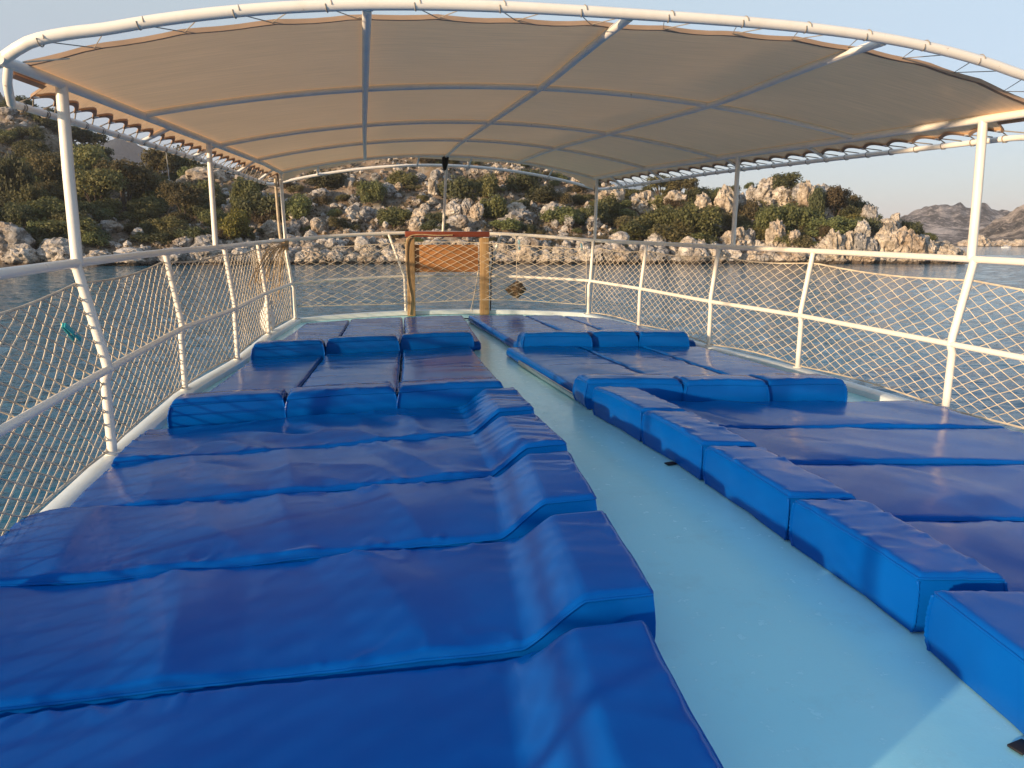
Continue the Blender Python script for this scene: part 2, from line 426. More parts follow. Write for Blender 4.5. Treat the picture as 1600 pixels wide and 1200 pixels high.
# ---- guard rail
rail = boat_thing('guard_rail', (0, 0, 0), 'white painted tubular guard rail running round the blue deck', 'railing')
def tube_part(name, pts, r, parent, m=PIPE, seg=12, off=None):
    mb = Mesh(); mb.tube(pts, r, seg); l = tuple(parent['_l']) if '_l' in parent else (0, 0, 0)
    return part(name, mb, m, parent, l)
BZT, BZM = .105, .055
top = side_line(2, -1, ZT) + bow_line(2.235, .66, ZT, BZT)[1:-1] + list(reversed(side_line(2, 1, ZT)))
tube_part('top_rail', top, .0245, rail)
mid = side_line(1, -1, ZM) + bow_line(2.162, .60, ZM, BZM)[1:-1] + list(reversed(side_line(1, 1, ZM)))
tube_part('mid_rail', mid, .021, rail)
for sg in (-1, 1):
    for (y, a, b_, c_) in ST[1:]:
        r = .0275 if y == 4.69 else .0225
        if sg > 0 and y == 11.24: c_ = 2.19
        p = [Vector((sg * a, y, .03)), Vector((sg * a, y, ZM - .06)), Vector((sg * lerp(a, b_, .9), y, ZM - .005)), Vector((sg * lerp(b_, c_, .10), y, ZM + .06)), Vector((sg * c_, y, ZT))]
        mbs = Mesh(); mbs.tube(p, r, 12)
        mbs.tube([p[0] + Vector((0, 0, .022)), p[0] + Vector((0, 0, .034))], r * 1.9, 14)
        for q_, k_ in ((p[2], 1.13), (p[4] + Vector((0, 0, -.022)), 1.12)): mbs.tube([q_ + Vector((0, 0, -.010)), q_ + Vector((0, 0, -.003)), q_ + Vector((0, 0, .004)), q_ + Vector((0, 0, .011))], [r * .98, r * k_, r * k_, r * .98], 12, caps=False)
        part('stanchion', mbs, PIPE, rail)
for sg, x0, x1 in ((-1, -.57, -.79), (1, .68, .90)):
    p0 = bow(x0, HB, .45, .04, .04); p1 = bow(x0 - .0 * sg, 2.162, .58, BZM, ZM); p2 = bow(x1, 2.235, .66, BZT, ZT)
    tube_part('stanchion', [p0, p1, p1.lerp(p2, .04), p2], .020, rail)

# ---- canopy
CY0, CY1 = 4.10, 11.42
def cw(y): return 2.86 - (y - 4.76) * (.61 / 6.48)
ZS = 2.075; CAMB = .285
def cz(x, y):
    w = cw(y); c = lerp(.335, CAMB, sm(4.1, 6.0, y)) - .015 * sm(9.5, 11.4, y)
    return ZS + c * (1 - min(1.0, abs(x) / w) ** lerp(2.8 if x < 0 else 3.3, 2.0, sm(4.1, 6.2, y))) - .03 * sm(10, 11.4, y)
can = boat_thing('sun_canopy', (0, 0, 0), 'tan fabric sun canopy laced onto a white arched tube frame', 'canopy')
def arch(y, n=30, dz=0.0, dy=0.0): return [Vector((x, y + dy * (1 - (x / cw(y)) ** 2), cz(x, y) + dz)) for x in [lerp(-cw(y), cw(y), i / n) for i in range(n + 1)]]
for sg in (-1, 1):
    tube_part('side_beam', [Vector((sg * cw(y), y, cz(cw(y), y))) for y in [lerp(CY0 + .02, CY1, i / 12) for i in range(13)]], .027, can)
for ka, kf in ((-.436, -.495), (.022, .012), (.535, .478)):
    pts = [Vector((lerp(ka, kf, (y - CY0) / (CY1 - CY0)) * cw(y), y, cz(lerp(ka, kf, (y - CY0) / (CY1 - CY0)) * cw(y), y))) for y in [lerp(CY0, CY1, i / 24) for i in range(25)]]
    tube_part('ridge_beam', pts, .0235, can)
for y in (6.0, 8.06, 9.75, CY1): tube_part('cross_bow', arch(y, dz=.006), .0205, can)
# aft arch, its corners bend down into the side beams
w0 = cw(CY0)
aa = [Vector((x, CY0 - .02, cz(x, CY0) + .01)) for x in [lerp(-w0 - .02, w0 + .02, i / 36) for i in range(37)]]
aa[0] += Vector((0, .09, -.02)); aa[-1] += Vector((0, .09, -.02)); aa[1] += Vector((0, .012, .014)); aa[-2] += Vector((0, .012, .014)); aa[2] += Vector((0, 0, .012)); aa[-3] += Vector((0, 0, .012))
tube_part('aft_arch', spline(aa, 3), .0275, can)
# outer tube that the fabric is laced to
OY1 = CY1 + .27
def ox(y): return cw(y) + .215
def oz(y): return ZS - .12 - .055 * sm(8, 11.4, y)
ot = []
for sg in (-1,):
    ot += [Vector((-2.915, 4.22, ZS - .015)), Vector((-2.945, 4.27, ZS - .075)), Vector((-2.975, 4.36, 1.955)), Vector((-3.02, 4.50, 1.935))]
ot += [Vector((-ox(y), y, oz(y))) for y in [lerp(4.72, OY1 - .12, i / 14) for i in range(15)]]
ot += [Vector((x, OY1 + .07 * (1 - (x / 2.3) ** 2), oz(OY1) + .31 * (1 - (x / 2.38) ** 2))) for x in [lerp(-2.33, 2.33, i / 16) for i in range(17)]]
ot += [Vector((ox(y), y, oz(y))) for y in [lerp(OY1 - .12, 4.72, i / 14) for i in range(15)]]
ot += [Vector((3.02, 4.50, 1.935)), Vector((2.975, 4.36, 1.955)), Vector((2.945, 4.27, ZS - .075)), Vector((2.915, 4.22, ZS - .015))]
tube_part('lacing_tube', spline(ot, 3), .0205, can)
for sg in (-1, 1):
    for y in (6.6, 7.95, 9.7, 10.9):
        tube_part('bracket', [Vector((sg * (cw(y) + .01), y, ZS - .01)), Vector((sg * ox(y), y - .03, oz(y)))], .016, can, seg=8)
for x in (-1.75, -.35, .4, 1.6):
    y = CY1; tube_part('bracket', [Vector((x, y, cz(x, y) - .01)), Vector((x * 1.01, OY1 + .07 * (1 - (x / 2.3) ** 2), oz(OY1) + .31 * (1 - (x / 2.38) ** 2)))], .013, can, seg=8)
for sg in (-1, 1):
    tube_part('post', [Vector((sg * 2.865, 4.72, ZT)), Vector((sg * 2.868, 4.74, 1.6)), Vector((sg * 2.863, 4.76, ZS))], .031, can)
    yq = 7.67; tube_part('post', [Vector((sg * hw(yq, 2), yq, ZT)), Vector((sg * cw(yq), yq, ZS))], .024, can)
    tube_part('post', [Vector((sg * 2.222, 11.27, ZT + .01)), Vector((sg * cw(11.3), 11.3, ZS - .03))], .0225, can)
cpost = [bow(.03, 2.235, .66, BZT, ZT), Vector((.045, CY1 + .02, cz(0, CY1)))]
tube_part('post', cpost, .020, can)
tube_part('pad_wrap', [cpost[1] + Vector((-.035, 0, -.19)), cpost[1] + Vector((-.03, .01, -.1)), cpost[1] + Vector((-.02, 0, .0)), cpost[1] + Vector((.01, 0, .015))], [.022, .045, .05, .02], can, BLACK, 8)
# fabric
FY0, FY1 = 4.36, CY1 + .14
NSC = 25
def scallop(y):
    t = (y - 4.75) / (11.25 - 4.75) * NSC
    f = t - math.floor(t); return 1 - math.sin(math.pi * f)
ny, nx = 300, 64
fb = Mesh(); hem = Mesh()
us = [-1 - .25 * (5 - i) / 5 for i in range(5)] + [lerp(-1, 1, i / nx) for i in range(nx + 1)] + [1 + .25 * (i + 1) / 5 for i in range(5)]
def fab(u, j):
    t = j / ny; y = lerp(FY0, FY1, t)
    w = cw(min(y, CY1)); au = abs(u); sg = 1 if u > 0 else -1
    sag = 0.0
    for a, b in ((4.1, 6.0), (6.0, 8.06), (8.06, 9.75), (9.75, 11.42)):
        if a < y < b: sag = math.sin(math.pi * (y - a) / (b - a))
    k = u * w
    beam = abs(math.sin(math.pi * (u * 2.48))) if au < .4 else abs(math.sin(math.pi * (au - .4) / .6))
    if au <= 1:
        # aft hem: pulled taut at the ties, slack between
        x = u * w; z = cz(x, min(y, CY1)) + .03 - .016 * sag * beam + .004 * nz(x * 1.5, y * 1.5, 3)
        if y < 4.7:
            tt = (u * w + 3) / .42; z += -.007 * abs(math.sin(math.pi * tt)) * sm(4.62, 4.36, y) ** 2
            y = y + .014 * abs(math.sin(math.pi * tt)) * sm(4.55, 4.36, y)
        if y > CY1: z -= (.055 + .09 * sm(.84, 1, au) + .02 * math.sin(x * 3.2 + .6)) * ((y - CY1) / .14) ** 1.3
    else:
        f = (au - 1) / .25
        ext = .092 + .048 * scallop(y) if 4.7 < y < 11.3 else .055
        x = sg * (w + .012 + f * ext); z = cz(w, min(y, CY1)) + .03 - f * (.03 + .55 * ext) * 1.0
        if y > CY1: z -= .15 * ((y - CY1) / .14)
    return (x, y, z)
for j in range(ny + 1):
    for u in us: fb.v.append(fab(u, j))
nu = len(us)
for j in range(ny):
    for i in range(nu - 1):
        q = j * nu + i; fb.f.append((q, q + 1, q + nu + 1, q + nu))
fabric = part('fabric', fb, FAB, can, smooth=80)
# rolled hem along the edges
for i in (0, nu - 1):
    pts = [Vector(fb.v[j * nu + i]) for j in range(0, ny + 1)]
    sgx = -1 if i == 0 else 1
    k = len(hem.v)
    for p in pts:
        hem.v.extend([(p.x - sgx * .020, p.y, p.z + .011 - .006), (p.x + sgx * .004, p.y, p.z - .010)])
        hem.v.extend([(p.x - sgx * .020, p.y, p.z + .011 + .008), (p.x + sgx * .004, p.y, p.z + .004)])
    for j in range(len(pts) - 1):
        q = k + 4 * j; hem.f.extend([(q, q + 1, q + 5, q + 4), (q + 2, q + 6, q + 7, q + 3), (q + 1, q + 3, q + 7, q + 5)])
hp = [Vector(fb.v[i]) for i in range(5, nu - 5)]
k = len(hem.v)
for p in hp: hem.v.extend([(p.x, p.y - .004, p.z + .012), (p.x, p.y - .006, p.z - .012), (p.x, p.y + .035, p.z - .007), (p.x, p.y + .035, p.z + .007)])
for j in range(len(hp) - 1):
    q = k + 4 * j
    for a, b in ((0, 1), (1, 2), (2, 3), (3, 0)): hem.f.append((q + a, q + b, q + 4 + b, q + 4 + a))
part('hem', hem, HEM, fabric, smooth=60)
def wrap(c, ax, r, turns=1.2):
    ax = ax.normalized(); a = ax.cross(Vector((0, 0, 1))).normalized(); b = ax.cross(a)
    return [c + (a * math.cos(t) + b * math.sin(t)) * r + ax * (.03 * t / 6.28) for t in [2 * math.pi * turns * i / 16 for i in range(17)]]
for sg in (-1, 1):
    for n in range(0, NSC + 1):
        y = 4.75 + (11.25 - 4.75) * n / NSC
        w = cw(y); tip = Vector((sg * (w + .012 + .14 - .012), y, cz(w, y) + .03 - .100))
        a = Vector((sg * ox(y), y + .02, oz(y))); b = Vector((sg * ox(y + .16), y + .16 if sg < 0 else y - .16, oz(y)))
        lac = Mesh(); up_ = Vector((0, 0, .021))
        lac.tube([b + up_ * .9, tip, a + up_] + wrap(a, Vector((0, 1, 0)), .0228), .0045, 5)
        part('tie', lac, LACE, can)
        g = Mesh()
        g.tube([tip + Vector((-sg * .014 + .011 * math.cos(t), .011 * math.sin(t), -.007 + .004)) for t in [2 * math.pi * i / 10 for i in range(10)]], .005, 6, closed=True)
        part('grommet', g, GROM, fabric)
x = -2.58
while x < 2.75:
    f = Vector((x, FY0 + .01, cz(x, FY0) + .022)); xa = x - .10 - .05 * (x < 0); xb = x + .12
    A = Vector((xa, CY0 - .02, cz(xa, CY0) + .01 + .012 * sm(2.2, 2.7, abs(xa)))); B = Vector((xb, CY0 - .02, cz(xb, CY0) + .01))
    lac = Mesh()
    lac.tube([B + Vector((0, .028, 0)), f, A + Vector((0, .029, 0))] + wrap(A, Vector((1, .0, 0)), .0288, 1.0), .0028, 5)
    part('tie', lac, LACE, can)
    x += .42 if x < 0.4 else .37
# strap at the aft port corner
cs = Mesh(); cs.tube([(-2.70, 4.38, 2.135), (-2.86, 4.24, 2.085)], .004, 6); part('corner_tie', cs, CORD, can)

# ---- nets
def net(label, P, s0, s1, zlo, zhi, cell=(.155, .076), r=.0043, rope=.007, loc=(0, 0, 0), name='safety_net', knot=.0088):
    th = boat_thing(name, loc, label, 'netting', 'rope nets laced inside the guard rail')
    mb = Mesh(); nc = max(2, int(round((s1 - s0) / cell[0]))); hcol = (s1 - s0) / nc
    rows = int(round(1.0 / (cell[1] / 2))); rows = max(6, int(round((zhi(s0) - zlo(s0)) / (cell[1] / 2))))
    def pt(i, j):
        s = s0 + (i + (.5 if j % 2 else 0)) * hcol; s = min(max(s, s0), s1)
        t = j / rows
        s2 = s + .018 * nz(s * 2.1, j * .5, 1.7); z = lerp(zlo(s), zhi(s), t) + .008 * nz(s * 3, j * .7, 9)
        p = P(min(max(s2, s0), s1), z); return Vector(p) + Vector((.012 * nz(s * 2, z * 3, 5), .012 * nz(s * 2, z * 3, 8), 0))
    for j in range(rows):
        for i in range(nc + 1):
            a = pt(i, j)
            for di in ((0, -1) if j % 2 == 0 else (0, 1)):
                if 0 <= i + di <= nc: mb.tube([a, pt(i + di, j + 1)], r, 4, caps=False)
            if knot: mb.ball(a, knot * random.uniform(.8, 1.15), 1)
    part('mesh', mb, CORD, th, loc, smooth=80)
    br = Mesh()
    for zf in (zlo, zhi): br.tube([P(lerp(s0, s1, i / 60), zf(lerp(s0, s1, i / 60))) for i in range(61)], rope, 6)
    part('border_rope', br, CORD, th, loc)
    # whippings where the net is tied to the stanchions
    return th
def netx(y, z):
    k0 = lerp(hw(y, 0), hw(y, 1), min(1, z / ZM)) if z < ZM else lerp(hw(y, 1), hw(y, 2), (z - ZM) / (ZT - ZM)); return k0
def ztopL(s):
    yy = [q[0] for q in ST]; z = 1.0
    seg = [(a, b) for a, b in zip(yy, yy[1:]) if a <= s <= b]
    f = (s - seg[0][0]) / (seg[0][1] - seg[0][0]) if seg else 0
    return lerp(.985, 1.07, sm(2.0, 7.5, s)) - .035 * math.sin(math.pi * f)
def zbot(s):
    yy = [q[0] for q in ST]; seg = [(a, b) for a, b in zip(yy, yy[1:]) if a <= s <= b]
    f = (s - seg[0][0]) / (seg[0][1] - seg[0][0]) if seg else 0
    return .065 + .03 * math.sin(math.pi * f)
net('knotted cream rope net along the left rail, with a turquoise peg on it', lambda s, z: (-netx(s, z) - .028, s, z), .6, 11.2, zbot, ztopL)
net('knotted cream rope net along the right rail beside open blue water', lambda s, z: (netx(s, z) + .03, s, z), .6, 11.2, zbot, lambda s: ztopL(s) - .035, r=.0028, knot=.006)
net('knotted rope net across the bow rail around the wooden frame', lambda s, z: bow(s, lerp(2.14, 2.23, z / 1.15), .30, .04, z) + Vector((0, .0, 0)), -2.10, 2.10, lambda s: .20 + .02 * math.sin(s * 2), lambda s: 1.04 + .03 * math.cos(s * 1.5), loc=(0, 11, 0), cell=(.19, .09), r=.0035, knot=.006, rope=.006)

# ---- sun mattresses
def cushion(c00, c10, c11, c01, ztop, zb=.006, r=.03, step=.03, wr=0.004, seed=0, pucker=.006, bulge=.012, cross=None, foldamp=.008):
    """soft block: c00..c01 plan corners (s along c00->c10, t along c00->c01), ztop(s,t,x,y)"""
    mb = Mesh()
    c00, c10, c11, c01 = [Vector((*p, 0)) for p in (c00, c10, c11, c01)]
    Ls = ((c10 - c00).length + (c11 - c01).length) / 2; Lt = ((c01 - c00).length + (c11 - c10).length) / 2
    def params(L):
        rr = r / L; e = [0, .08 * rr, .3 * rr, .65 * rr, rr]; n = max(2, int((1 - 2 * rr) * L / step))
        return e + [lerp(rr, 1 - rr, i / n) for i in range(1, n)] + [1 - q for q in reversed(e)]
    S, T = params(Ls), params(Lt)
    def P(s, t): return c00.lerp(c10, s).lerp(c01.lerp(c11, s), t)
    ns, nt_ = len(S), len(T)
    for t in T:
        for s in S:
            p = P(s, t); es = min(s, 1 - s) * Ls; et = min(t, 1 - t) * Lt; e = min(es, et)
            z = ztop(s, t, p.x, p.y)
            def dr(q): q = min(q, r); return r - math.sqrt(max(0, r * r - (r - q) ** 2))
            drop = min(r, math.hypot(dr(es), dr(et)))
            al = p.x if et < es else p.y
            w = wr * 2.2 * fbm(p.x * 1.1 + seed, p.y * 1.1, seed, 2)
            w += foldamp * max(0, ridged(p.x * 1.5 + p.y * .9 + seed * 3.1, p.y * .55 - p.x * .15, seed) - .55) * 2 * sm(0, .12, e)
            w += pucker * math.exp(-e / .05) * (ridged(al * 6 + seed, seed * 2.7, .3) - .5) * sm(-.25, .35, nz(al * 1.7, seed, 6))
            w += pucker * 1.25 * math.exp(-e / .065) * min(1, max(0, ridged(al * 6.5 + seed * 2.3, e * 3 + seed, seed) - .80) * 6) * sm(-.3, .2, nz(al * 1.1, seed, 11))
            w += pucker * .7 * math.exp(-e / .03) * nz(al * 30, seed, 4)
            if cross: w += cross(p.x, p.y, s, t, seed)
            w *= sm(0, .02, e + .006)
            # plan: sides pulled in a little between puckers
            inn = bulge * (.4 + .6 * nz(al * 4 + seed, 1.3, seed)) * math.exp(-e / .02)
            ctr = (c00 + c10 + c11 + c01) / 4
            dv = (ctr - p); dv = dv.normalized() if dv.length > 1e-6 else dv
            q = p + dv * inn
            mb.v.append((q.x, q.y, z - drop + w))
    for j in range(nt_ - 1):
        for i in range(ns - 1):
            a = j * ns + i; mb.f.append((a, a + 1, a + ns + 1, a + ns))
    border = [i for i in range(ns)] + [j * ns + ns - 1 for j in range(1, nt_)] + [(nt_ - 1) * ns + i for i in reversed(range(ns - 1))] + [j * ns for j in reversed(range(1, nt_ - 1))]
    nb = len(border); lv = 5
    ctr = (c00 + c10 + c11 + c01) / 4
    base = [Vector(mb.v[i]) for i in border]
    prev = border; cix = (0, ns - 1, ns + nt_ - 2, 2 * ns + nt_ - 3); cols_ = [[border[i]] for i in cix]
    for l in range(1, lv + 1):
        f = l / lv; cur = []
        for b_, p in zip(border, base):
            z = lerp(p.z, zb, f); dv = Vector((p.x - ctr.x, p.y - ctr.y, 0)); dv = dv.normalized()
            o = bulge * math.sin(math.pi * min(f, 1)) * .9 + .004 * nz(p.x * 8 + seed, p.y * 8, z * 14)
            if l == lv: o -= .012
            mb.v.append((p.x + dv.x * o, p.y + dv.y * o, z)); cur.append(len(mb.v) - 1)
        for i in range(nb):
            i2 = (i + 1) % nb; mb.f.append((prev[i], cur[i], cur[i2], prev[i2]))
        prev = cur
        for k_, i in enumerate(cix): cols_[k_].append(cur[i])
    mb.corner_lines = [[Vector(mb.v[i]) for i in q] for q in cols_]
    mb.f.append(tuple(prev))
    # fix winding (top must face up)
    a, b, c = [Vector(mb.v[i]) for i in mb.f[len(mb.f) // 4][:3]]
    mb.border = [base[i] for i in range(nb)]
    return mb
def fix(o):
    bm = bmesh.new(); bm.from_mesh(o.data); bmesh.ops.recalc_face_normals(bm, faces=bm.faces); bm.to_mesh(o.data); bm.free(); return o
def piping(mb, dz=.002, r=.0052, stitched=False):
    m = Mesh(); pts = [p + Vector((0, 0, dz)) for p in mb.border]
    out = [pts[0]]
    for p in pts[1:]:
        if (p - out[-1]).length > .012: out.append(p)
    m.tube(out, r, 6, closed=True)
    if stitched:
        for ln in mb.corner_lines:
            pp = spline(ln, 5); m.tube(pp, [.0035 + .0045 * abs(math.sin(i * 1.25)) for i in range(len(pp))], 6)
    return m
GL = 'blue vinyl sun mattresses lying on the deck'
def mattress(loc, label):
    return boat_thing('sun_mattress', loc, label, 'sun mattress', GL)

# left rows, head end along the aisle; A is the farthest
rowsL = [ # x at tail, y(tail aft), y(tail fore), x at head (aft), x head (fore), y(head aft), y(head fore)
    ('A', -2.685, 4.33, 5.10, -.290, -.262, 4.63, 5.42),
    ('B', -2.690, 3.57, 4.36, -.305, -.298, 3.82, 4.62),
    ('C', -2.840, 2.82, 3.58, -.412, -.312, 2.99, 3.80),
    ('D', -2.900, 2.07, 2.84, -.515, -.405, 2.09, 2.97),
    ('E', -2.900, 1.22, 2.06, -.690, -.575, 1.24, 2.07)]
LBL = {'A': 'crumpled blue mattress with creased raised head end, farthest of five rows left of the aisle',
       'B': 'blue mattress with creased raised head end, second farthest of five rows left of aisle',
       'C': 'blue mattress reaching out under the left net, middle of five rows left of aisle',
       'D': 'blue mattress with puckered aft edge, next to the nearest one left of the aisle',
       'E': 'nearest blue mattress left of the aisle, filling the lower edge of the picture'}
for n_, (nm, xt, ya, yf, xh, xhf, yha, yhf) in enumerate(rowsL):
    loc = (-1.6, (ya + yf) / 2, 0)
    th = mattress(loc, LBL[nm])
    def zt(s, t, x, y, nm=nm, xh=xh, n_=n_):
        xe = lerp(xh, xhf, t); dx = xe - x
        base = lerp({'D': .108, 'E': .100}.get(nm, .099), .086, sm(0, .9, t)) + .012 * math.sin(math.pi * t)
        hd = lerp(.252 if nm in 'DE' else .238, .222, sm(0.02, .8, t)) - .004
        sl = max(0, min(1, (.415 - dx) / .19)); sl = (sl * sl * (3 - 2 * sl)) * .3 + sl * .7
        z = lerp(base, hd, sl * (1 - .72 * sm(.87, .985, t)))
        if nm in 'CD': z += .035 * sm(.55, .0, x - xt) * sm(0, .25, x - xt + .1)
        return z
    def cr(x, y, s, t, sd, nm=nm, xh=xh):
        dx = lerp(xh, xhf, t) - x
        a = {'A': .010, 'B': .008, 'C': .003, 'D': .002, 'E': .002}[nm]
        w = a * sm(.60, .40, dx) * (ridged(y * 6.5 + x * 2.5 + sd, x * 1.6, sd) - .5)
        fx = x + .28 * (y - 2.5)
        w += {'A': .015, 'B': .015, 'C': .018, 'D': .021, 'E': .012}[nm] * sm(.42, .8, dx) * max(0, ridged(fx * 1.5 + sd, y * .35, sd * 1.7) - .45) * 1.6
        w += {'A': .012, 'B': .007, 'C': .0, 'D': .0, 'E': .0}[nm] * sm(.42, .8, dx) * (ridged(x * 2.4 + y * 1.3, y * 2.2 - x, sd) - .5)
        return w
    mb = cushion((xt, ya), (xh, yha), (xhf, yhf), (xt, yf), zt, r=.024, step=.017, wr=.002, seed=3.3 * n_ + 1, pucker=.008, cross=cr, foldamp=.0)
    fix(part('pad', mb, VINYL, th, loc, smooth=75))
    part('piping', piping(mb, .006), VINYL, th, loc)

def block(x0, y0, x1, y1, y2r, y2l, seed, top=.236, zb=.006, x2r=None, x2l=None, r=.042):
    """bolster: aft edge (x0,y0)-(x1,y1), fore edge at y2l / y2r"""
    x2l = x0 if x2l is None else x2l; x2r = x1 if x2r is None else x2r
    return cushion((x0, y0), (x1, y1), (x2r, y2r), (x2l, y2l), lambda s, t, x, y: top + .006 * math.sin(math.pi * s) - .012 * sm(.4, 1, t), zb=zb, r=r, step=.022, wr=.003, seed=seed, pucker=.010, bulge=.020, foldamp=.005)
def cross_mid(x, y, s, t, sd):
    return .007 * (max(0, ridged(y * 5.2 + .5 * nz(x * 1.3, y, sd) + sd, x * .9, sd) - .35)) * (.4 + .6 * sm(-.2, .4, nz(x * 1.5 + sd, y * 1.5, 2)))
def lounger(label, bol, pad, seed, strap=False, zpad=.098):
    """bol: (x0,y0,x1,y1,yfore_l,yfore_r); pad: 4 plan corners aft-left, aft-right, fore-right, fore-left"""
    loc = (pad[0][0], pad[0][1], 0)
    th = mattress(loc, label)
    mb = cushion(*pad, lambda s, t, x, y: zpad + .010 * math.sin(math.pi * s) * math.sin(math.pi * t), r=.028, step=.035, wr=.004, seed=seed, pucker=.007, cross=cross_mid, foldamp=.003)
    fix(part('pad', mb, VINYL, th, loc, smooth=75)); part('piping', piping(mb, .004), VINYL, th, loc)
    if bol:
        b = block(bol[0], bol[1], bol[2], bol[3], bol[5], bol[4], seed + 5)
        hd = fix(part('headrest', b, VINYL, th, loc, smooth=75)); part('piping', piping(b, .006, .0052, True), VINYL, hd, loc)
    return th
# left, middle group (three side by side, heads aft)
lounger('blue mattress with bolster beside left edging, outer one of left middle trio', (-2.56, 5.20, -1.86, 5.30, 5.50, 5.58), ((-2.56, 5.54), (-1.89, 5.60), (-1.67, 7.70), (-2.33, 7.58)), 11)
lounger('blue creased mattress with bolster, central one of the left middle trio', (-1.845, 5.28, -1.11, 5.36, 5.58, 5.66), ((-1.87, 5.62), (-1.085, 5.68), (-.90, 7.92), (-1.65, 7.76)), 12)
lounger('blue mattress showing a red reflection, aisle-side one of the left middle trio', (-1.09, 5.36, -.33, 5.42, 5.66, 5.70), ((-1.065, 5.70), (-.225, 5.76), (-.165, 8.06), (-.88, 7.94)), 13)
# left, bow group
lounger('low blue mattress with bolster at the left bow corner below the rope bundle', (-2.32, 7.62, -1.665, 7.78, 7.90, 8.04), ((-2.26, 7.96), (-1.60, 8.06), (-1.40, 10.66), (-1.96, 10.28)), 14)
lounger('low blue mattress with bolster, middle one of three on the left of the bow', (-1.635, 7.84, -.925, 7.95, 8.10, 8.20), ((-1.575, 8.14), (-.85, 8.24), (-.68, 10.84), (-1.385, 10.68)), 15)
lounger('low blue mattress with bolster just left of the wooden frame, next to the aisle', (-.89, 8.00, -.135, 8.08, 8.24, 8.30), ((-.83, 8.28), (-.0, 8.34), (.18, 10.92), (-.66, 10.84)), 16)
# right, middle group
R1 = lounger('blue mattress with bolster by the steel strip, aisle-side one of right middle trio', (.30, 5.42, .985, 5.26, 5.72, 5.60), ((.33, 5.74), (1.09, 5.62), (.955, 7.86), (.20, 7.90)), 17)
lounger('blue mattress with bolster, central one of the right middle trio', (1.00, 5.21, 1.60, 5.10, 5.52, 5.44), ((1.11, 5.56), (1.79, 5.48), (1.62, 7.78), (.975, 7.84)), 18)
lounger('blue mattress with bolster, outer one of the right middle trio next to right edging', (1.615, 5.12, 2.20, 5.03, 5.50, 5.34), ((1.81, 5.50), (2.44, 5.40), (2.24, 7.60), (1.64, 7.74)), 19)
# right, bow group
lounger('low blue mattress with bolster at the foot of the frame\'s right post', (.385, 7.92, 1.095, 7.80, 8.20, 8.10), ((.37, 8.22), (1.14, 8.14), (1.03, 10.80), (.26, 10.92)), 20)
lounger('low blue mattress with bolster, middle one of three right of the bow', (1.12, 7.86, 1.61, 7.79, 8.14, 8.08), ((1.16, 8.16), (1.64, 8.12), (1.56, 10.64), (1.05, 10.78)), 21)
lounger('low blue mattress with bolster by the right bow corner stanchion', (1.63, 7.76, 2.13, 7.66, 8.06, 7.98), ((1.66, 8.10), (2.38, 8.00), (2.06, 10.26), (1.58, 10.62)), 22)
# right rows, head bolsters along the aisle; first is the farthest
rowsR = [(5.25, 4.50, .300, .372, 'far blue mattress with tall aisle bolster, farthest of the five rows right of aisle', 0),
         (4.46, 3.71, .372, .410, 'blue mattress with black strap under its bolster, second farthest row right of aisle', 1),
         (3.67, 2.87, .412, .415, 'blue mattress with tall aisle bolster, middle of the five rows right of aisle', 0),
         (2.83, 2.07, .415, .408, 'blue mattress with long creased aisle bolster, second nearest row right of aisle', 0),
         (1.98, 1.18, .385, .250, 'nearest blue mattress right of the aisle, bolster with strap in the lower right corner', 1)]
SLP = -.19
for n_, (yf, ya, xf, xa, lab, strap) in enumerate(rowsR):
    loc = (1.5, (ya + yf) / 2, 0); th = mattress(loc, lab)
    wb = .30
    def pt(x, y, x0): return (x, y + SLP * (x - x0) * .9)
    bl_ = cushion((xa, ya), pt(xa + wb, ya, xa), pt(xf + wb, yf, xf), (xf, yf), lambda s, t, x, y: .222 - .010 * s + .004 * math.sin(math.pi * t), r=.024, step=.02, wr=.003, seed=31 + n_ * 2.3, pucker=.008, bulge=.012, foldamp=.005,
                  cross=lambda x, y, s, t, sd: .006 * s * max(0, ridged(y * 4 + x * 5 + sd, x, sd) - .5))
    hd = fix(part('headrest', bl_, VINYL, th, loc, smooth=75)); part('piping', piping(bl_, .006, .0052, True), VINYL, hd, loc)
    xe = lambda y: hw(y) - .10
    ga = ya + .005; gf = yf + .03
    p00 = pt(xa + wb + .01, ga, xa); p01 = pt(xf + wb + .01, gf, xf)
    ea = ga + SLP * 2.3; ef = gf + SLP * 2.3
    mb = cushion(p00, (xe(ea), ea), (xe(ef), ef), p01, lambda s, t, x, y: lerp(.107, .100, sm(0, .9, t)) + .006 * math.sin(math.pi * t), r=.017, step=.032, wr=.005, seed=41 + n_ * 3.7, pucker=.009, foldamp=.008,
                 cross=lambda x, y, s, t, sd: .008 * max(0, ridged(x * 1.3 - y * 1.1 + sd, y * .6, sd) - .6) * 2)
    fix(part('pad', mb, VINYL, th, loc, smooth=75)); part('piping', piping(mb, .004), VINYL, th, loc)
    if strap:
        yy = lerp(ya, yf, .42 if n_ == 1 else .5); xx = lerp(xa, xf, .42)
        if n_ == 4: yy, xx = 1.50, .30
        s_ = Mesh(); s_.box((xx - .018, yy, .008), (.06, .042, .007), Matrix.Rotation(R_(12), 3, 'Z'), .002); part('strap', s_, BLACK, th, loc)

# ---- steel edge strip on the deck
es = Mesh()
es.box((.262, 6.56, .030), (.012, 1.62, .045), Matrix.Rotation(R_(3.3), 3, 'Z'), .003)
boat_mesh('edge_strip', es, METAL, (.262, 6.56, .004), 'narrow bright metal strip along the aisle edge of right mattress', 'trim strip')

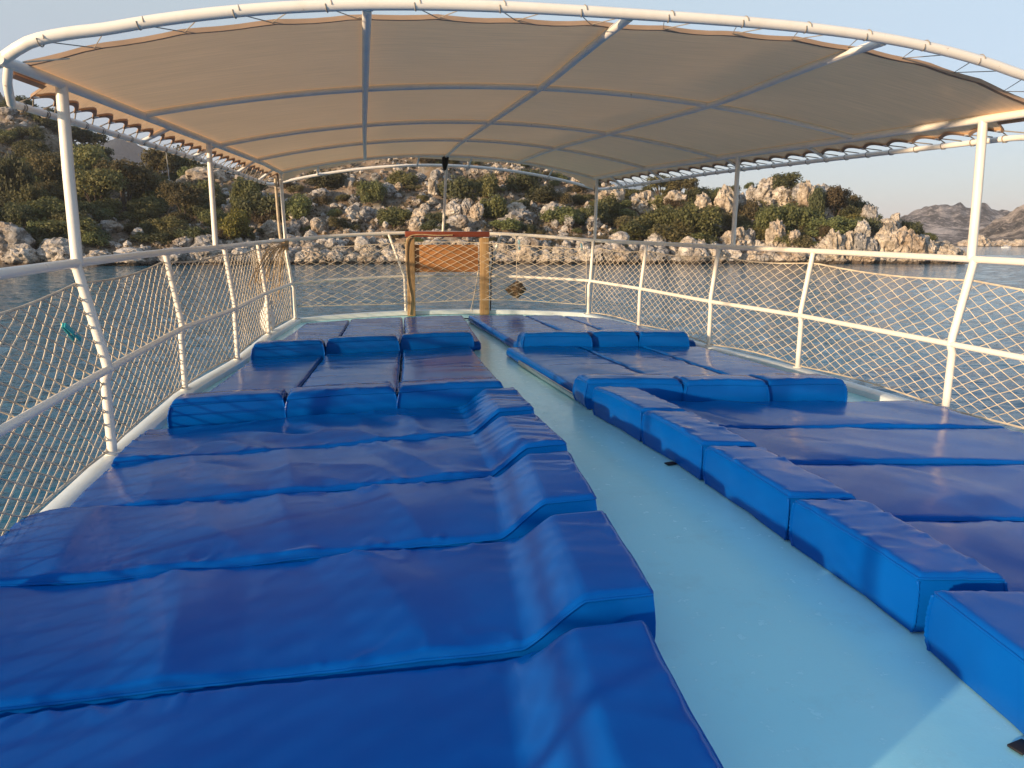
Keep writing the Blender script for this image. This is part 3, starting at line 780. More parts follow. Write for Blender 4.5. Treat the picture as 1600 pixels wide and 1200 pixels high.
# ---- wooden frame at the bow
FYY = 11.56
wf = boat_thing('wooden_frame', (.05, FYY, .03), 'raw timber frame with red crossbar and orange board at the bow', 'wooden frame')
for x, w in ((-.49, .115), (.60, .135)):
    mb = Mesh(); mb.box((x, FYY, .60), (w, .09, 1.14), Matrix.Rotation(R_(.4 if x < 0 else -.3), 3, 'Y'), .008)
    for v_i in range(len(mb.v)):
        p = mb.v[v_i]; mb.v[v_i] = (p[0] + .006 * nz(p[2] * 3, x, 1), p[1], p[2])
    part('post', mb, WOODP, wf, (.05, FYY, .03), smooth=30)
mb = Mesh(); mb.box((.055, FYY - .005, 1.222), (1.24, .12, .082), None, .012)
part('crossbar', mb, WOODR, wf, (.05, FYY, .03), smooth=30)
mb = Mesh(); mb.box((.02, FYY + .01, .87), (.98, .03, .40), None, .004)
part('board', mb, WOODO, wf, (.05, FYY, .03), smooth=30)
def rope_thing(name, pts, r, m, label, cat, n=8, seg=7):
    mb = Mesh(); mb.tube(spline(pts, n), r, seg); l = tuple(pts[0])
    return boat_mesh(name, mb, m, l, label, cat)
rope_thing('rope', [(.12, FYY - .075, 1.21), (-.1, FYY - .08, 1.205), (-.35, FYY - .075, 1.215), (-.50, FYY - .075, 1.19), (-.555, FYY - .065, 1.08), (-.56, FYY - .06, .8), (-.535, FYY - .06, .5), (-.50, FYY - .06, .3), (-.525, FYY - .06, .05)], .009, ROPE, 'tan rope draped over the red crossbar and down the left timber', 'rope')
rope_thing('cable', [(.74, FYY + .15, 1.10), (.73, FYY, .85), (.70, FYY - .02, .62), (.70, FYY - .02, .35), (.69, FYY - .02, .09)], .010, BLACK, 'black cable hanging behind the right timber of the frame', 'cable')
rope_thing('cable', [(-.05, 10.95, .012), (.05, 11.12, .02), (.2, 11.2, .018), (.45, 11.18, .012), (.62, 11.25, .012)], .010, BLACK, 'short black cable curling on the deck between the frame posts', 'cable')
for (a, b, lab) in (((.50, FYY - .02, .69), (.40, FYY - .1, .08), 'long loose string hanging left of the right timber'), ((.51, FYY - .02, .69), (.37, FYY - .12, .09), 'second long string slanting beside the right timber'), ((.30, FYY + .02, .68), (.32, FYY - .03, .52), 'short string end under the right part of the orange board'), ((-.40, FYY, .68), (-.38, FYY - .02, .5), 'short string end under the left part of the orange board')):
    rope_thing('string', [a, tuple((p + q) / 2 + .01 for p, q in zip(a, b)), b], .0045, CORD, lab, 'string', 4, 5)
# hung stone
hs = boat_thing('hanging_stone', (1.10, 11.55, .40), 'brown stone hung on a string inside the bow net', 'hanging stone')
mb = Mesh(); bmx = bmesh.new(); bmesh.ops.create_icosphere(bmx, subdivisions=3, radius=1); bmx.verts.index_update()
vs = []
for v in bmx.verts:
    p = v.co; k = (abs(p.x) ** 1.2 + abs(p.z) ** 1.2 + abs(p.y) ** 1.2) ** (-1 / 1.2) * (1 + .18 * fbm(p.x * 1.6, p.y * 1.6, p.z * 1.6))
    vs.append((1.10 + p.x * k * .17, 11.55 + p.y * k * .12, .40 + p.z * k * .135))
mb.add(vs, [[v.index for v in f.verts] for f in bmx.faces]); bmx.free()
part('stone', mb, STONE, hs, (1.10, 11.55, .40), smooth=35)
mb = Mesh(); mb.tube([(1.10, 11.55, .52), (1.105, 11.62, .9), (1.11, 11.72, 1.21)], .004, 5); part('string', mb, CORD, hs, (1.10, 11.55, .40))
# fender and the rope bundle at the port bow corner
FX, FY_ = -2.40, 10.05
fd = boat_thing('fender', (FX, FY_, .06), 'white pear-shaped boat fender behind the left net at the bow', 'fender')
prof = [(.002, .25), (.02, .245), (.028, .21), (.05, .17), (.078, .11), (.088, .04), (.084, -.04), (.065, -.11), (.03, -.14), (.002, -.143)]
mb = Mesh(); mb.tube([Vector((FX, FY_, .17 + z)) for r_, z in reversed(prof)], [r_ for r_, z in reversed(prof)], 18); part('body', mb, FEND, fd, (FX, FY_, .06))
mb = Mesh(); mb.tube([(FX, FY_, .41), (FX + .01, FY_ + .15, .8), (FX + .02, FY_ + .4, 1.05)], .007, 6); part('lanyard', mb, ROPE, fd, (FX, FY_, .06))
rb = Mesh(); rnd = random.Random(3)
for i in range(20):
    a = Vector((-2.235 + rnd.uniform(-.03, .03), 11.2 + rnd.uniform(-.04, .03), 1.09 + rnd.uniform(-.03, .02)))
    tyy = rnd.uniform(9.0, 10.9); b = Vector((-netx(min(tyy, 11), .6) - rnd.uniform(.0, .06), tyy, rnd.uniform(.45, .78) if tyy > 9.9 else rnd.uniform(.62, .85)))
    m_ = a.lerp(b, .5) + Vector((0, rnd.uniform(-.1, .1), rnd.uniform(.02, .16)))
    rb.tube(spline([a, m_, b, b + Vector((rnd.uniform(-.02, .02), rnd.uniform(-.15, .1), -.1))], 5), rnd.uniform(.0035, .006), 5)
for i in range(9):
    t0 = rnd.uniform(0, 6.28); c = Vector((-2.225, 11.23, 1.07 + rnd.uniform(-.05, .05)))
    rb.tube([c + Vector((.04 * math.cos(t), .05 * math.sin(t), .02 * math.sin(2 * t + t0))) for t in [i2 * .63 for i2 in range(10)]], .010, 6, closed=True)
boat_mesh('rope_bundle', rb, ROPE, (-2.23, 11.22, 1.08), 'tan tangle of rope and spare net tied at the left bow corner', 'rope bundle')
rope_thing('rope', [(-2.31, 11.24, 1.95), (-2.30, 11.22, 1.6), (-2.29, 11.2, 1.3), (-2.275, 11.2, 1.12)], .021, m_rope('weathered_rope', (.55, .46, .33)), 'thick pale rope hanging beside the left bow corner post', 'rope')
# pegs
def peg(loc, rot, m, label, L=.12):
    th = boat_thing('clothes_peg', loc, label, 'clothes peg')
    M = rot
    for dy in (-1, 1):
        mb = Mesh(); mb.box(tuple(M @ Vector((0, dy * .011, 0))), (L, .010, .026), M @ Matrix.Rotation(R_(4 * dy), 3, 'Z'), .004)
        part('jaw', mb, m, th)
    mb = Mesh(); mb.tube([M @ Vector((.012, -.02, .0)), M @ Vector((.012, .02, 0))], .009, 8); part('spring', mb, METAL, th)
peg((-2.82, 4.36, .80), Matrix.Rotation(R_(80), 3, 'Z') @ Matrix.Rotation(R_(38), 3, 'Y'), PEGT, 'turquoise plastic clothes peg clipped to the left net', .15)
peg((1.17, 11.72, 1.06), Matrix.Rotation(R_(85), 3, 'Y'), PEGB, 'pale blue peg on the bow net above the hanging stone', .16)
peg((2.05, 11.36, 1.04), Matrix.Rotation(R_(80), 3, 'Y'), PEGB, 'pale blue peg on the bow net by the right corner post', .12)
# ================================================================== SEA AND LAND
CP, SP = math.cos(PW), math.sin(PW)
def world_at(u, v, Y):
    a = math.atan((600 - v) / F) - PW; dz = Y * math.tan(a); fw = Y * CP - dz * SP
    return Vector(((u - 800) / F * fw, Y, ZC + dz))
def proj(p):
    dz = p[2] - ZC; fw = p[1] * CP - dz * SP; up = p[1] * SP + dz * CP
    return 800 + F * p[0] / fw, 600 - F * up / fw
sea = Mesh()
def wave(x, y, r):
    """wind ripples, finer near the boat; wavelengths that the grid cannot hold are left out"""
    xx, yy = x * .94 + y * .34, y * .94 - x * .34
    h = .055 * nz(xx * .30, yy * .55, 1.3)
    h += .048 * nz(xx * .75, yy * 1.35, 4.1)
    if r < 70: h += .026 * sm(70, 40, r) * nz(xx * 1.9, yy * 3.0, 7.7)
    if r < 30: h += .012 * sm(30, 16, r) * nz(xx * 4.2, yy * 6.0, 2.2)
    return h
NA, A0, A1 = 520, -1.35, 1.35
yr_ = [2.0]
while yr_[-1] < 150: yr_.append(yr_[-1] * 1.0085 + .015)
for y in yr_:
    for i in range(NA + 1):
        x = lerp(A0, A1, i / NA) * y; sea.v.append((x, y, wave(x, y, y)))
for j in range(len(yr_) - 1):
    for i in range(NA):
        q = j * (NA + 1) + i; sea.f.append((q, q + 1, q + NA + 2, q + NA + 1))
n0 = (len(yr_) - 1) * (NA + 1); k0 = len(sea.v); nj = len(yr_)
ya, yb = yr_[0], yr_[-1]
sea.v.extend([(-8400, -2400, 0), (8400, -2400, 0), (8400, ya, 0), (8400, yb, 0), (8400, 8400, 0), (-8400, 8400, 0), (-8400, yb, 0), (-8400, ya, 0)])
for j in range(nj - 1):       # left and right wings
    a_, b_ = j * (NA + 1), (j + 1) * (NA + 1); f = lambda k, sg: None
lw = len(sea.v)
for j in range(nj): sea.v.extend([(-8400, yr_[j], 0), (8400, yr_[j], 0)])
for j in range(nj - 1):
    sea.f.append((lw + 2 * j, j * (NA + 1), (j + 1) * (NA + 1), lw + 2 * j + 2))
    sea.f.append((j * (NA + 1) + NA, lw + 2 * j + 1, lw + 2 * j + 3, (j + 1) * (NA + 1) + NA))
sea.f.append(tuple([k0, k0 + 1, lw + 1] + [NA - i for i in range(NA + 1)] + [lw]))
sea.f.append(tuple([lw + 2 * nj - 2] + [n0 + i for i in range(NA + 1)] + [lw + 2 * nj - 1, k0 + 4, k0 + 5]))
world_mesh('sea', sea, SEA, kind='structure', smooth=180)

RIDGE = [ # u, v of the ridge, distance of ridge, distance of shore
    (-900, 40, 270, 100), (-400, 60, 260, 108), (-100, 115, 245, 113), (0, 145, 235, 116), (60, 176, 225, 118), (110, 212, 215, 119), (160, 258, 210, 120), (205, 286, 205, 121),
    (250, 294, 195, 122), (330, 268, 188, 124), (430, 245, 192, 127), (560, 222, 196, 128), (700, 214, 196, 128), (840, 240, 190, 128), (930, 278, 184, 128),
    (1000, 304, 180, 129), (1060, 306, 174, 130), (1130, 306, 170, 131), (1180, 300, 166, 131), (1240, 294, 163, 131), (1290, 300, 158, 131), (1340, 330, 156, 131),
    (1380, 350, 152, 131), (1420, 358, 150, 131), (1455, 374, 147, 131), (1485, 390, 143, 131), (1512, 410, 138, 131), (1535, 430, 136, 131)]
def col(u):
    v, yr, ys = table(RIDGE, u)
    return v, yr, ys
def ground_z(u, t):
    v, yr, ys = col(u)
    zr = world_at(u, v, yr).z
    ys2 = ys + 2.0 * nz(u * .012, 3.3) + 1.2 * nz(u * .05, 7.7)
    Y = ys2 + (yr - ys2) * t
    if t <= 0: z = max(-2.5, t * 16)
    elif t <= 1: bk = min(1.9, .16 * zr); z = bk * sm(0, .07, t) + (zr - bk) * (t ** 1.08)
    else: z = zr * (1 - .9 * (t - 1)) - 3 * (t - 1)
    X = (u - 800) / F * (Y * CP - (z - ZC) * SP)
    if t > 0 and zr > 0:
        k = sm(0, .12, t) * min(1, zr / 6)
        z += k * (1.5 * fbm(X * .07, Y * .07, 1, 3) + 1.5 * (ridged(X * .13, Y * .16, 4) - .5) + .8 * (ridged(X * .4, Y * .45, 9) - .5) + .35 * nz(X * 1.1, Y * 1.1, 2))
        if t > .9: z -= k * .8
    return X, Y, z
def ground_at(u, v):
    """first ground point of column u that the picture shows at height v"""
    lo = None
    for i in range(1, 201):
        t = i / 200
        p = ground_z(u, t)
        if proj(p)[1] <= v: return Vector(p), t
    return Vector(ground_z(u, .97)), .97
def ground_under(x, y):
    u = 800 + F * x / (y * CP); 
    v, yr, ys = col(u); t = (y - ys) / (yr - ys); return Vector(ground_z(u, t))
te = Mesh(); U = [-900 + 12 * i for i in range(66)] + [-105 + 4.0 * i for i in range(412)]
TT = [-.12, -.06, -.02, 0] + [i / 110 for i in range(1, 111)] + [1.05, 1.12, 1.25, 1.45, 1.7]
for t in TT:
    for u in U: te.v.append(ground_z(u, t))
nU = len(U)
for j in range(len(TT) - 1):
    for i in range(nU - 1):
        q = j * nU + i; te.f.append((q, q + 1, q + nU + 1, q + nU))
world_mesh('terrain', te, GROUND, kind='structure', smooth=60)

# far land
def far_ridge(name, prof, Y, depth, m, amp, seed, n=160):
    mb = Mesh(); u0, u1 = prof[0][0], prof[-1][0]; T = 26
    for j in range(T + 1):
        t = j / T
        for i in range(n + 1):
            u = lerp(u0, u1, i / n); v = table(prof, u)[0]
            P = world_at(u, v, Y); zr = max(.0, P.z)
            if t <= .7: q = t / .7; y = Y - depth * (1 - q); z = zr * (q ** 1.15)
            else: q = (t - .7) / .3; y = Y + depth * .5 * q; z = zr * (1 - q * .8)
            x = (u - 800) / F * (y * CP - (z - ZC) * SP)
            k = min(1, zr / (amp * 3)) * math.sin(math.pi * min(1, t / .7 * .9 + .1) * .5 + .0)
            z += k * amp * (ridged(x / (amp * 9), y / (amp * 9), seed) - .6 + .6 * (ridged(x / (amp * 3), y / (amp * 3), seed + 2) - .5) + .35 * nz(x / amp, y / amp, seed)) * min(1, t * 3)
            mb.v.append((x, y, z - (3 if j == 0 else 0)))
    for j in range(T):
        for i in range(n):
            q = j * (n + 1) + i; mb.f.append((q, q + 1, q + n + 2, q + n + 1))
    return world_mesh(name, mb, m, kind='structure', smooth=80)
far_ridge('hills', [(1340, 383), (1380, 352), (1412, 338), (1440, 326), (1470, 318), (1500, 319), (1513, 323), (1535, 317), (1560, 328), (1600, 330), (1680, 322), (1800, 340), (1950, 384)], 1350, 420, FARH, 9, 3)
far_ridge('hills', [(1480, 384), (1510, 374), (1540, 357), (1570, 337), (1600, 322), (1650, 305), (1750, 296), (1900, 310), (2150, 384)], 900, 240, FARN, 7, 8)
far_ridge('mountain', [(-300, 376), (-100, 300), (60, 262), (120, 240), (165, 216), (190, 211), (212, 221), (240, 240), (330, 270), (500, 300), (800, 330), (1200, 376)], 1700, 500, MOUNT, 18, 5)

# ---- boulder shapes
def rock_mesh(name, seed, flute=0.0, sub=4, box=.35):
    bm = bmesh.new(); bmesh.ops.create_icosphere(bm, subdivisions=sub, radius=1)
    planes = []
    rr = random.Random(seed)
    for i in range(9):
        n = Vector((rr.uniform(-1, 1), rr.uniform(-1, 1), rr.uniform(-.6, 1))).normalized(); planes.append((n, rr.uniform(.62, .9)))
    for v in bm.verts:
        p = v.co.copy(); d = p.normalized()
        k = 1.0
        for n, h in planes:
            q = d.dot(n)
            if q > .05: k = min(k, lerp(1, h / q, .8) if h / q < 1 else k)
        k += .16 * fbm(d.x * 1.3 + seed, d.y * 1.3, d.z * 1.3, 3)
        k += .12 * (ridged(d.x * 2.3 + seed, d.y * 2.3, d.z * (2.3 if flute == 0 else .7)) - .6) * (1 + flute)
        cr = abs(nz(d.x * 2.0 + seed * 2, d.y * 2.0, d.z * (1.6 if flute == 0 else .5)))
        k -= (.16 + .12 * flute) * sm(.09, 0, cr)
        cr2 = abs(nz(d.x * 4.5 + seed, d.y * 4.5 + 3, d.z * (3.5 if flute == 0 else 1.0)))
        k -= .075 * sm(.12, 0, cr2)
        k += .03 * nz(d.x * 9, d.y * 9, d.z * 9 + seed)
        v.co = d * k
    me = bpy.data.meshes.new(name); bm.to_mesh(me); bm.free()
    me.polygons.foreach_set('use_smooth', [True] * len(me.polygons))
    try: me.set_sharp_from_angle(angle=R_(38))
    except Exception: pass
    return me
ROUND = [rock_mesh('boulder', 10 + 7 * i) for i in range(6)]
CRAG = [rock_mesh('crag', 60 + 5 * i, 1.0) for i in range(5)]
MID = [rock_mesh('mid_stone', 130 + 3 * i, 0, 3) for i in range(4)]
SMALL = [rock_mesh('stone', 90 + 3 * i, 0, 2) for i in range(3)]
rr = random.Random(21)
ML = {}
def rocked(me, m):
    k = (me.name, m.name)
    if k not in ML:
        c = me.copy(); c.name = me.name; c.materials.clear(); c.materials.append(m); ML[k] = c
    return ML[k]
MASS = Mesh()
def mass_boulder(u, v, wpx, hpx):
    p, t = ground_at(u, v); s = p.y / F; me = rr.choice(MID)
    W, H = wpx * s * .56, hpx * s * .62; a = rr.uniform(0, 6.28); ca, sa = math.cos(a), math.sin(a)
    c = p + Vector((0, W * .3, H * .62))
    MASS.add([c + Vector((q.co.x * ca * W - q.co.y * sa * W, q.co.x * sa * W + q.co.y * ca * W, q.co.z * H)) for q in me.vertices], [list(f.vertices) for f in me.polygons])
def boulder(u, v, wpx, hpx, me, m, label, group=None, name='boulder', cat='boulder', depth=None):
    p, t = ground_at(u, v)
    s = p.y / F
    o = bpy.data.objects.new(name, rocked(me, m)); C.objects.link(o)
    W, H = wpx * s * .56, hpx * s * .62
    o.scale = (W, (W if depth is None else depth) * rr.uniform(.8, 1.1), H)
    o.rotation_euler = (rr.uniform(-.12, .12), rr.uniform(-.12, .12), rr.uniform(0, 6.28) if me in ROUND or me in SMALL else rr.uniform(-.5, .5))
    o.location = p + Vector((0, W * .3, H * .62))
    return tag(o, label, cat, group)
HAND = [ # u, v of the foot, width, height, kind (r round, c crag), material, label
    (8, 392, 62, 46, 'r', ROCKG, 'broad grey boulder above the shore at the far left, under the trees'),
    (30, 414, 50, 32, 'r', ROCK, 'lumpy pale boulder at the waterline at the far left'),
    (88, 414, 66, 42, 'r', ROCK, 'largest pale boulder at the waterline, just left of the left canopy post'),
    (150, 414, 40, 22, 'r', ROCK, 'low pale boulder at the waterline just right of the left canopy post'),
    (205, 413, 78, 26, 'r', ROCK, 'long low pale boulder at the waterline, right of the left canopy post'),
    (268, 412, 50, 26, 'r', ROCKG, 'grey boulder at the waterline above the second left stanchion'),
    (170, 364, 36, 20, 'r', ROCKG, 'rounded grey boulder below the grove of olive trees'),
    (322, 292, 64, 30, 'c', ROCKW, 'orange-lit rock ledge on the slope beside the second left canopy post'),
    (300, 300, 40, 26, 'c', ROCKW, 'warm rock step below the orange-lit ledge'),
    (264, 300, 20, 18, 'r', ROCK, 'whitish marker rock at the foot of the thin pole'),
    (461, 364, 15, 24, 'r', ROCKG, 'upright grey stone, left one of a pair right of the corner rope'),
    (476, 364, 16, 22, 'r', ROCK, 'upright grey stone, right one of a pair right of the corner rope'),
    (497, 364, 26, 24, 'r', ROCKW, 'blocky boulder just right of the pair of upright stones'),
    (550, 340, 22, 20, 'r', ROCK, 'rounded boulder in the middle of the stony slope, left of centre pole'),
    (500, 310, 26, 16, 'r', ROCKG, 'grey boulder below the dark bush under the canopy front'),
    (600, 306, 30, 20, 'r', ROCKG, 'blue-grey boulder under the canopy front, left of centre pole'),
    (658, 346, 30, 22, 'r', ROCKW, 'smooth rounded boulder just left of the centre pole'),
    (676, 306, 14, 26, 'c', ROCKW, 'narrow leaning slab of rock beside the centre pole'),
    (707, 340, 28, 26, 'r', ROCK, 'stacked boulder just right of the centre pole'),
    (727, 338, 16, 26, 'c', ROCKG, 'upright egg-shaped rock right of the centre pole'),
    (716, 358, 34, 20, 'r', ROCKG, 'wide grey boulder over the bow rail, right of the centre pole'),
    (745, 340, 22, 20, 'r', ROCKW, 'warm blocky boulder right of the egg-shaped rock'),
    (803, 336, 36, 20, 'r', ROCKW, 'wide warm boulder under the round olive bush'),
    (815, 352, 44, 24, 'c', ROCKG, 'tilted grey slab on the slope right of the wooden frame'),
    (862, 342, 30, 24, 'r', ROCK, 'pale boulder left of the right bow post'),
    (955, 324, 38, 34, 'c', ROCKW, 'tall knobbly outcrop just right of the right bow post'),
    (1003, 334, 50, 32, 'c', ROCKW, 'big fluted outcrop below the grey roof'),
    (1058, 328, 40, 28, 'c', ROCKW, 'domed warm outcrop right of the fluted outcrop'),
    (1100, 340, 28, 38, 'c', ROCKW, 'pointed rock spire left of the right middle canopy post'),
    (1132, 344, 34, 54, 'c', ROCKW, 'tallest fluted rock face touching the right middle canopy post'),
    (1150, 338, 26, 40, 'c', ROCK, 'fluted rock face right behind the right middle canopy post'),
    (1200, 312, 34, 34, 'c', ROCK, 'grey crag on the ridge under the small umbrella tree'),
    (1225, 322, 30, 28, 'c', ROCKW, 'warm crag under the large dark ridge tree'),
    (1262, 330, 28, 46, 'c', ROCKW, 'sunlit summit crag right of the large dark ridge tree'),
    (1285, 318, 26, 30, 'c', ROCKG, 'grey summit crag at the right end of the ridge'),
    (1276, 336, 15, 15, 'r', ROCK, 'single pale rounded rock beneath the summit crag'),
    (1150, 392, 44, 34, 'c', ROCKW, 'broad sunlit rock at the foot of the right middle canopy post'),
    (1173, 384, 16, 26, 'c', ROCKG, 'narrow grey fin of rock right of the right middle canopy post'),
    (1215, 390, 30, 46, 'c', ROCKW, 'sunlit double pillar of rock among the green bushes'),
    (1240, 388, 26, 28, 'r', ROCKW, 'warm rock at the right of the double pillar'),
    (1302, 408, 32, 50, 'c', ROCKW, 'tall fluted pillar, first of the shore crags on the right'),
    (1325, 408, 24, 44, 'c', ROCKW, 'slender fluted pillar beside the tall shore pillar'),
    (1344, 408, 26, 44, 'c', ROCKG, 'shaded grey pillar in the row of shore crags'),
    (1362, 408, 22, 34, 'c', ROCKG, 'small blue-grey pillar in the row of shore crags'),
    (1384, 406, 42, 58, 'c', ROCKW, 'massive sunlit shore crag, largest near the tip of the island'),
    (1408, 404, 36, 50, 'c', ROCKW, 'sunlit shore crag right of the massive one'),
    (1384, 368, 36, 26, 'c', ROCKW, 'jumbled pale rock on top of the massive shore crag'),
    (1432, 408, 32, 40, 'c', ROCKW, 'pale crag below the green slope at the island tip'),
    (1452, 408, 28, 32, 'c', ROCK, 'pale crag next to last before the island tip'),
    (1478, 408, 34, 26, 'c', ROCKW, 'low pale crag near the tip of the island'),
    (1500, 409, 20, 20, 'r', ROCKW, 'last pale boulder at the tip of the island')]
for i, (u, v, w_, h_, k, m, lab) in enumerate(HAND):
    me = (ROUND if k == 'r' else CRAG)[i % (6 if k == 'r' else 5)]
    boulder(u, v, w_, h_, me, m, lab, 'named rocks of the island', name='boulder' if k == 'r' else 'rock_crag', cat='boulder' if k == 'r' else 'rock')
# shoreline row
n_sh = 0
u = 300.0
ZONES = [(440, 'left of the rope bundle'), (640, 'left of the wooden frame'), (765, 'behind the wooden frame'), (925, 'right of the wooden frame'), (1110, 'right of the bow corner'), (1300, 'below the right hand bushes'), (9999, 'at the island tip')]
def zone(u):
    for a, s in ZONES:
        if u < a: return s
while u < 1500:
    w_ = rr.choice((15, 18, 21, 24, 28, 34, 40)) * rr.uniform(.85, 1.15)
    h_ = w_ * rr.uniform(.55, .85)
    if u > 1290: w_ *= .75; h_ *= .7
    z_ = zone(u)
    boulder(u, 413 + rr.uniform(-1, 1), w_, h_, rr.choice(ROUND), rr.choice((ROCKW, ROCKW, ROCK, ROCK, ROCKG)), 'weathered limestone boulder at the waterline, ' + z_, 'waterline boulders ' + z_)
    if rr.random() < .95:
        w2 = w_ * rr.uniform(.5, .95)
        boulder(u + rr.uniform(-8, 8), 402 + rr.uniform(-5, 3), w2, w2 * rr.uniform(.6, .95), rr.choice(ROUND), rr.choice((ROCKW, ROCK, ROCK, ROCKG)), 'pale limestone boulder in the second tier above the waterline, ' + z_, 'second tier boulders ' + z_)
    if rr.random() < .95:
        w2 = w_ * rr.uniform(.4, .8)
        mass_boulder(u + rr.uniform(-10, 10), 390 + rr.uniform(-6, 4), w2, w2 * rr.uniform(.6, .95))
    u += w_ * rr.uniform(.42, .62)
# boulders scattered over the stony slope
for i in range(60):
    u = rr.uniform(330, 930); v = 380 - 120 * rr.random() ** 1.3
    w_ = rr.choice((12, 14, 16, 18, 22)) * rr.uniform(.8, 1.2)
    z_ = 'left of the left bow corner' if u < 440 else 'left of the centre pole' if u < 690 else 'right of the centre pole'
    boulder(u, v, w_, w_ * rr.uniform(.55, 1.0), rr.choice(ROUND), rr.choice((ROCK, ROCKG, ROCKW, ROCKG)), 'scattered grey boulder on the stony slope ' + z_, 'slope boulders ' + z_)
for i in range(26):
    u = rr.uniform(-60, 330); v = rr.uniform(180, 400) if u < 60 else rr.uniform(345, 405)
    w_ = rr.choice((10, 14, 18, 24)) * rr.uniform(.8, 1.2)
    z_ = 'on the rocky left hillside' if v < 340 else 'below the olive trees'
    boulder(u, v, w_, w_ * rr.uniform(.5, .9), rr.choice(ROUND), rr.choice((ROCKG, ROCKG, ROCK)), 'dull grey boulder ' + z_, 'grey boulders ' + z_)
for i in range(34):
    u = rr.uniform(1170, 1400); v = rr.uniform(300, 350) if u < 1300 else rr.uniform(340, 395)
    w_ = rr.choice((12, 16, 20, 26)) * rr.uniform(.8, 1.2)
    boulder(u, v, w_, w_ * rr.uniform(.8, 1.5), rr.choice(CRAG), rr.choice((ROCKW, ROCK, ROCKG)), 'fluted limestone outcrop on the right hand ridge', 'outcrops of the right hand ridge', 'rock_crag', 'rock')
for i in range(150):
    u = rr.uniform(330, 1000); v = 385 - 125 * rr.random() ** 1.2; w_ = rr.uniform(6, 11); mass_boulder(u, v, w_, w_ * rr.uniform(.6, 1))
world_mesh('scree', MASS, ROCK, kind='stuff', smooth=38)
# rubble: too many to count
rub = Mesh()
bmr = bmesh.new(); bmesh.ops.create_icosphere(bmr, subdivisions=1, radius=1); bmr.verts.index_update()
RV = [v.co.copy() for v in bmr.verts]; RF = [[v.index for v in f.verts] for f in bmr.faces]; bmr.free()
for i in range(4200):
    u = rr.uniform(-120, 1480); t = rr.random() ** (.8 if i % 3 else 2.5) * .95 + .01
    if u < 330 and 0.35 < t and rr.random() < .6: continue
    p = Vector(ground_z(u, t)); s = rr.choice((.25, .35, .5, .75)) * rr.uniform(.7, 1.3); off = rr.uniform(0, 50)
    sc = Vector((rr.uniform(.7, 1.3), rr.uniform(.7, 1.3), rr.uniform(.5, 1.0)))
    rub.add([p + Vector((q.x * sc.x, q.y * sc.y, q.z * sc.z)) * s * (1 + .5 * nz(q.x * 1.7 + off, q.y * 1.7, q.z * 1.7)) for q in RV], RF)
world_mesh('rubble', rub, ROCK, kind='stuff', smooth=30)

# ---- plants
def crown_mesh(name, seed, n=2600, leaf=.055, lumps=9, flat=.75, gap=.5):
    r = random.Random(seed); mb = Mesh()
    L = []
    for i in range(lumps):
        a = r.uniform(0, 6.28); q = r.uniform(.15, .72); z = r.uniform(-.25, .6)
        L.append((Vector((math.cos(a) * q, math.sin(a) * q, z * flat)), r.uniform(.26, .48)))
    L.append((Vector((0, 0, .15)), .5))
    wt = [l[1] ** 2 for l in L]
    for i in range(n):
        c, rad = r.choices(L, wt)[0]
        d = Vector((r.gauss(0, 1), r.gauss(0, 1), r.gauss(0, 1))).normalized()
        if d.z < -.55: d.z *= -.5
        k = rad * (r.random() ** .35) * (1 + .35 * nz(d.x * 2.2 + seed, d.y * 2.2 + c.x * 3, d.z * 2.2 + c.z * 3))
        p = c + d * k
        if p.z < -.42: continue
        s = leaf * r.uniform(.6, 1.5)
        t = Vector((r.gauss(0, 1), r.gauss(0, 1), r.gauss(0, 1))).normalized()
        nrm = (d + t * .9).normalized(); a = nrm.cross(Vector((r.gauss(0, 1), r.gauss(0, 1), r.gauss(0, 1)))).normalized(); b = nrm.cross(a)
        k0 = len(mb.v)
        mb.v.extend([tuple(p - a * s - b * s * .45), tuple(p + a * s * .9 - b * s * .5), tuple(p + a * s * .7 + b * s * .6), tuple(p - a * s * .5 + b * s * .55)])
        mb.f.append((k0, k0 + 1, k0 + 2, k0 + 3))
    return mb.mesh(name, False)
def trunk_mesh(name, seed):
    r = random.Random(seed); mb = Mesh()
    for i in range(r.choice((3, 4, 5))):
        a = r.uniform(0, 6.28); x, y = math.cos(a), math.sin(a); q = r.uniform(.18, .5)
        mb.tube(spline([(x * .05, y * .05, -1.0), (x * .12, y * .12, -.65), (x * q * .8, y * q * .8, -.25), (x * q, y * q, .15)], 4), [lerp(.055, .016, k / 12) for k in range(13)], 6)
    return mb.mesh(name)
BUSH = [crown_mesh('foliage', 5 + i, 4800, .042, 10, .7) for i in range(5)]
CROWN = [crown_mesh('crown', 25 + i, 5200, .040, 13, .65) for i in range(4)]
TRUNK = [trunk_mesh('trunk', 4 + i) for i in range(3)]
def shared(me, m):
    k = (me.name, m.name)
    if k not in ML:
        c = me.copy(); c.name = me.name.split('.')[0]; c.materials.clear(); c.materials.append(m); ML[k] = c
    return ML[k]
def shrub(u, v, w_, h_, m, label, group, name='shrub', cat='shrub'):
    p, t = ground_at(u, v); s = p.y / F
    o = bpy.data.objects.new(name, shared(rr.choice(BUSH), m)); C.objects.link(o)
    W, H = w_ * s * .66, h_ * s * .78
    o.scale = (W, W * rr.uniform(.8, 1.0), H); o.rotation_euler = (0, 0, rr.uniform(0, 6.28))
    o.location = p + Vector((0, W * .35, H * .36))
    return tag(o, label, cat, group)
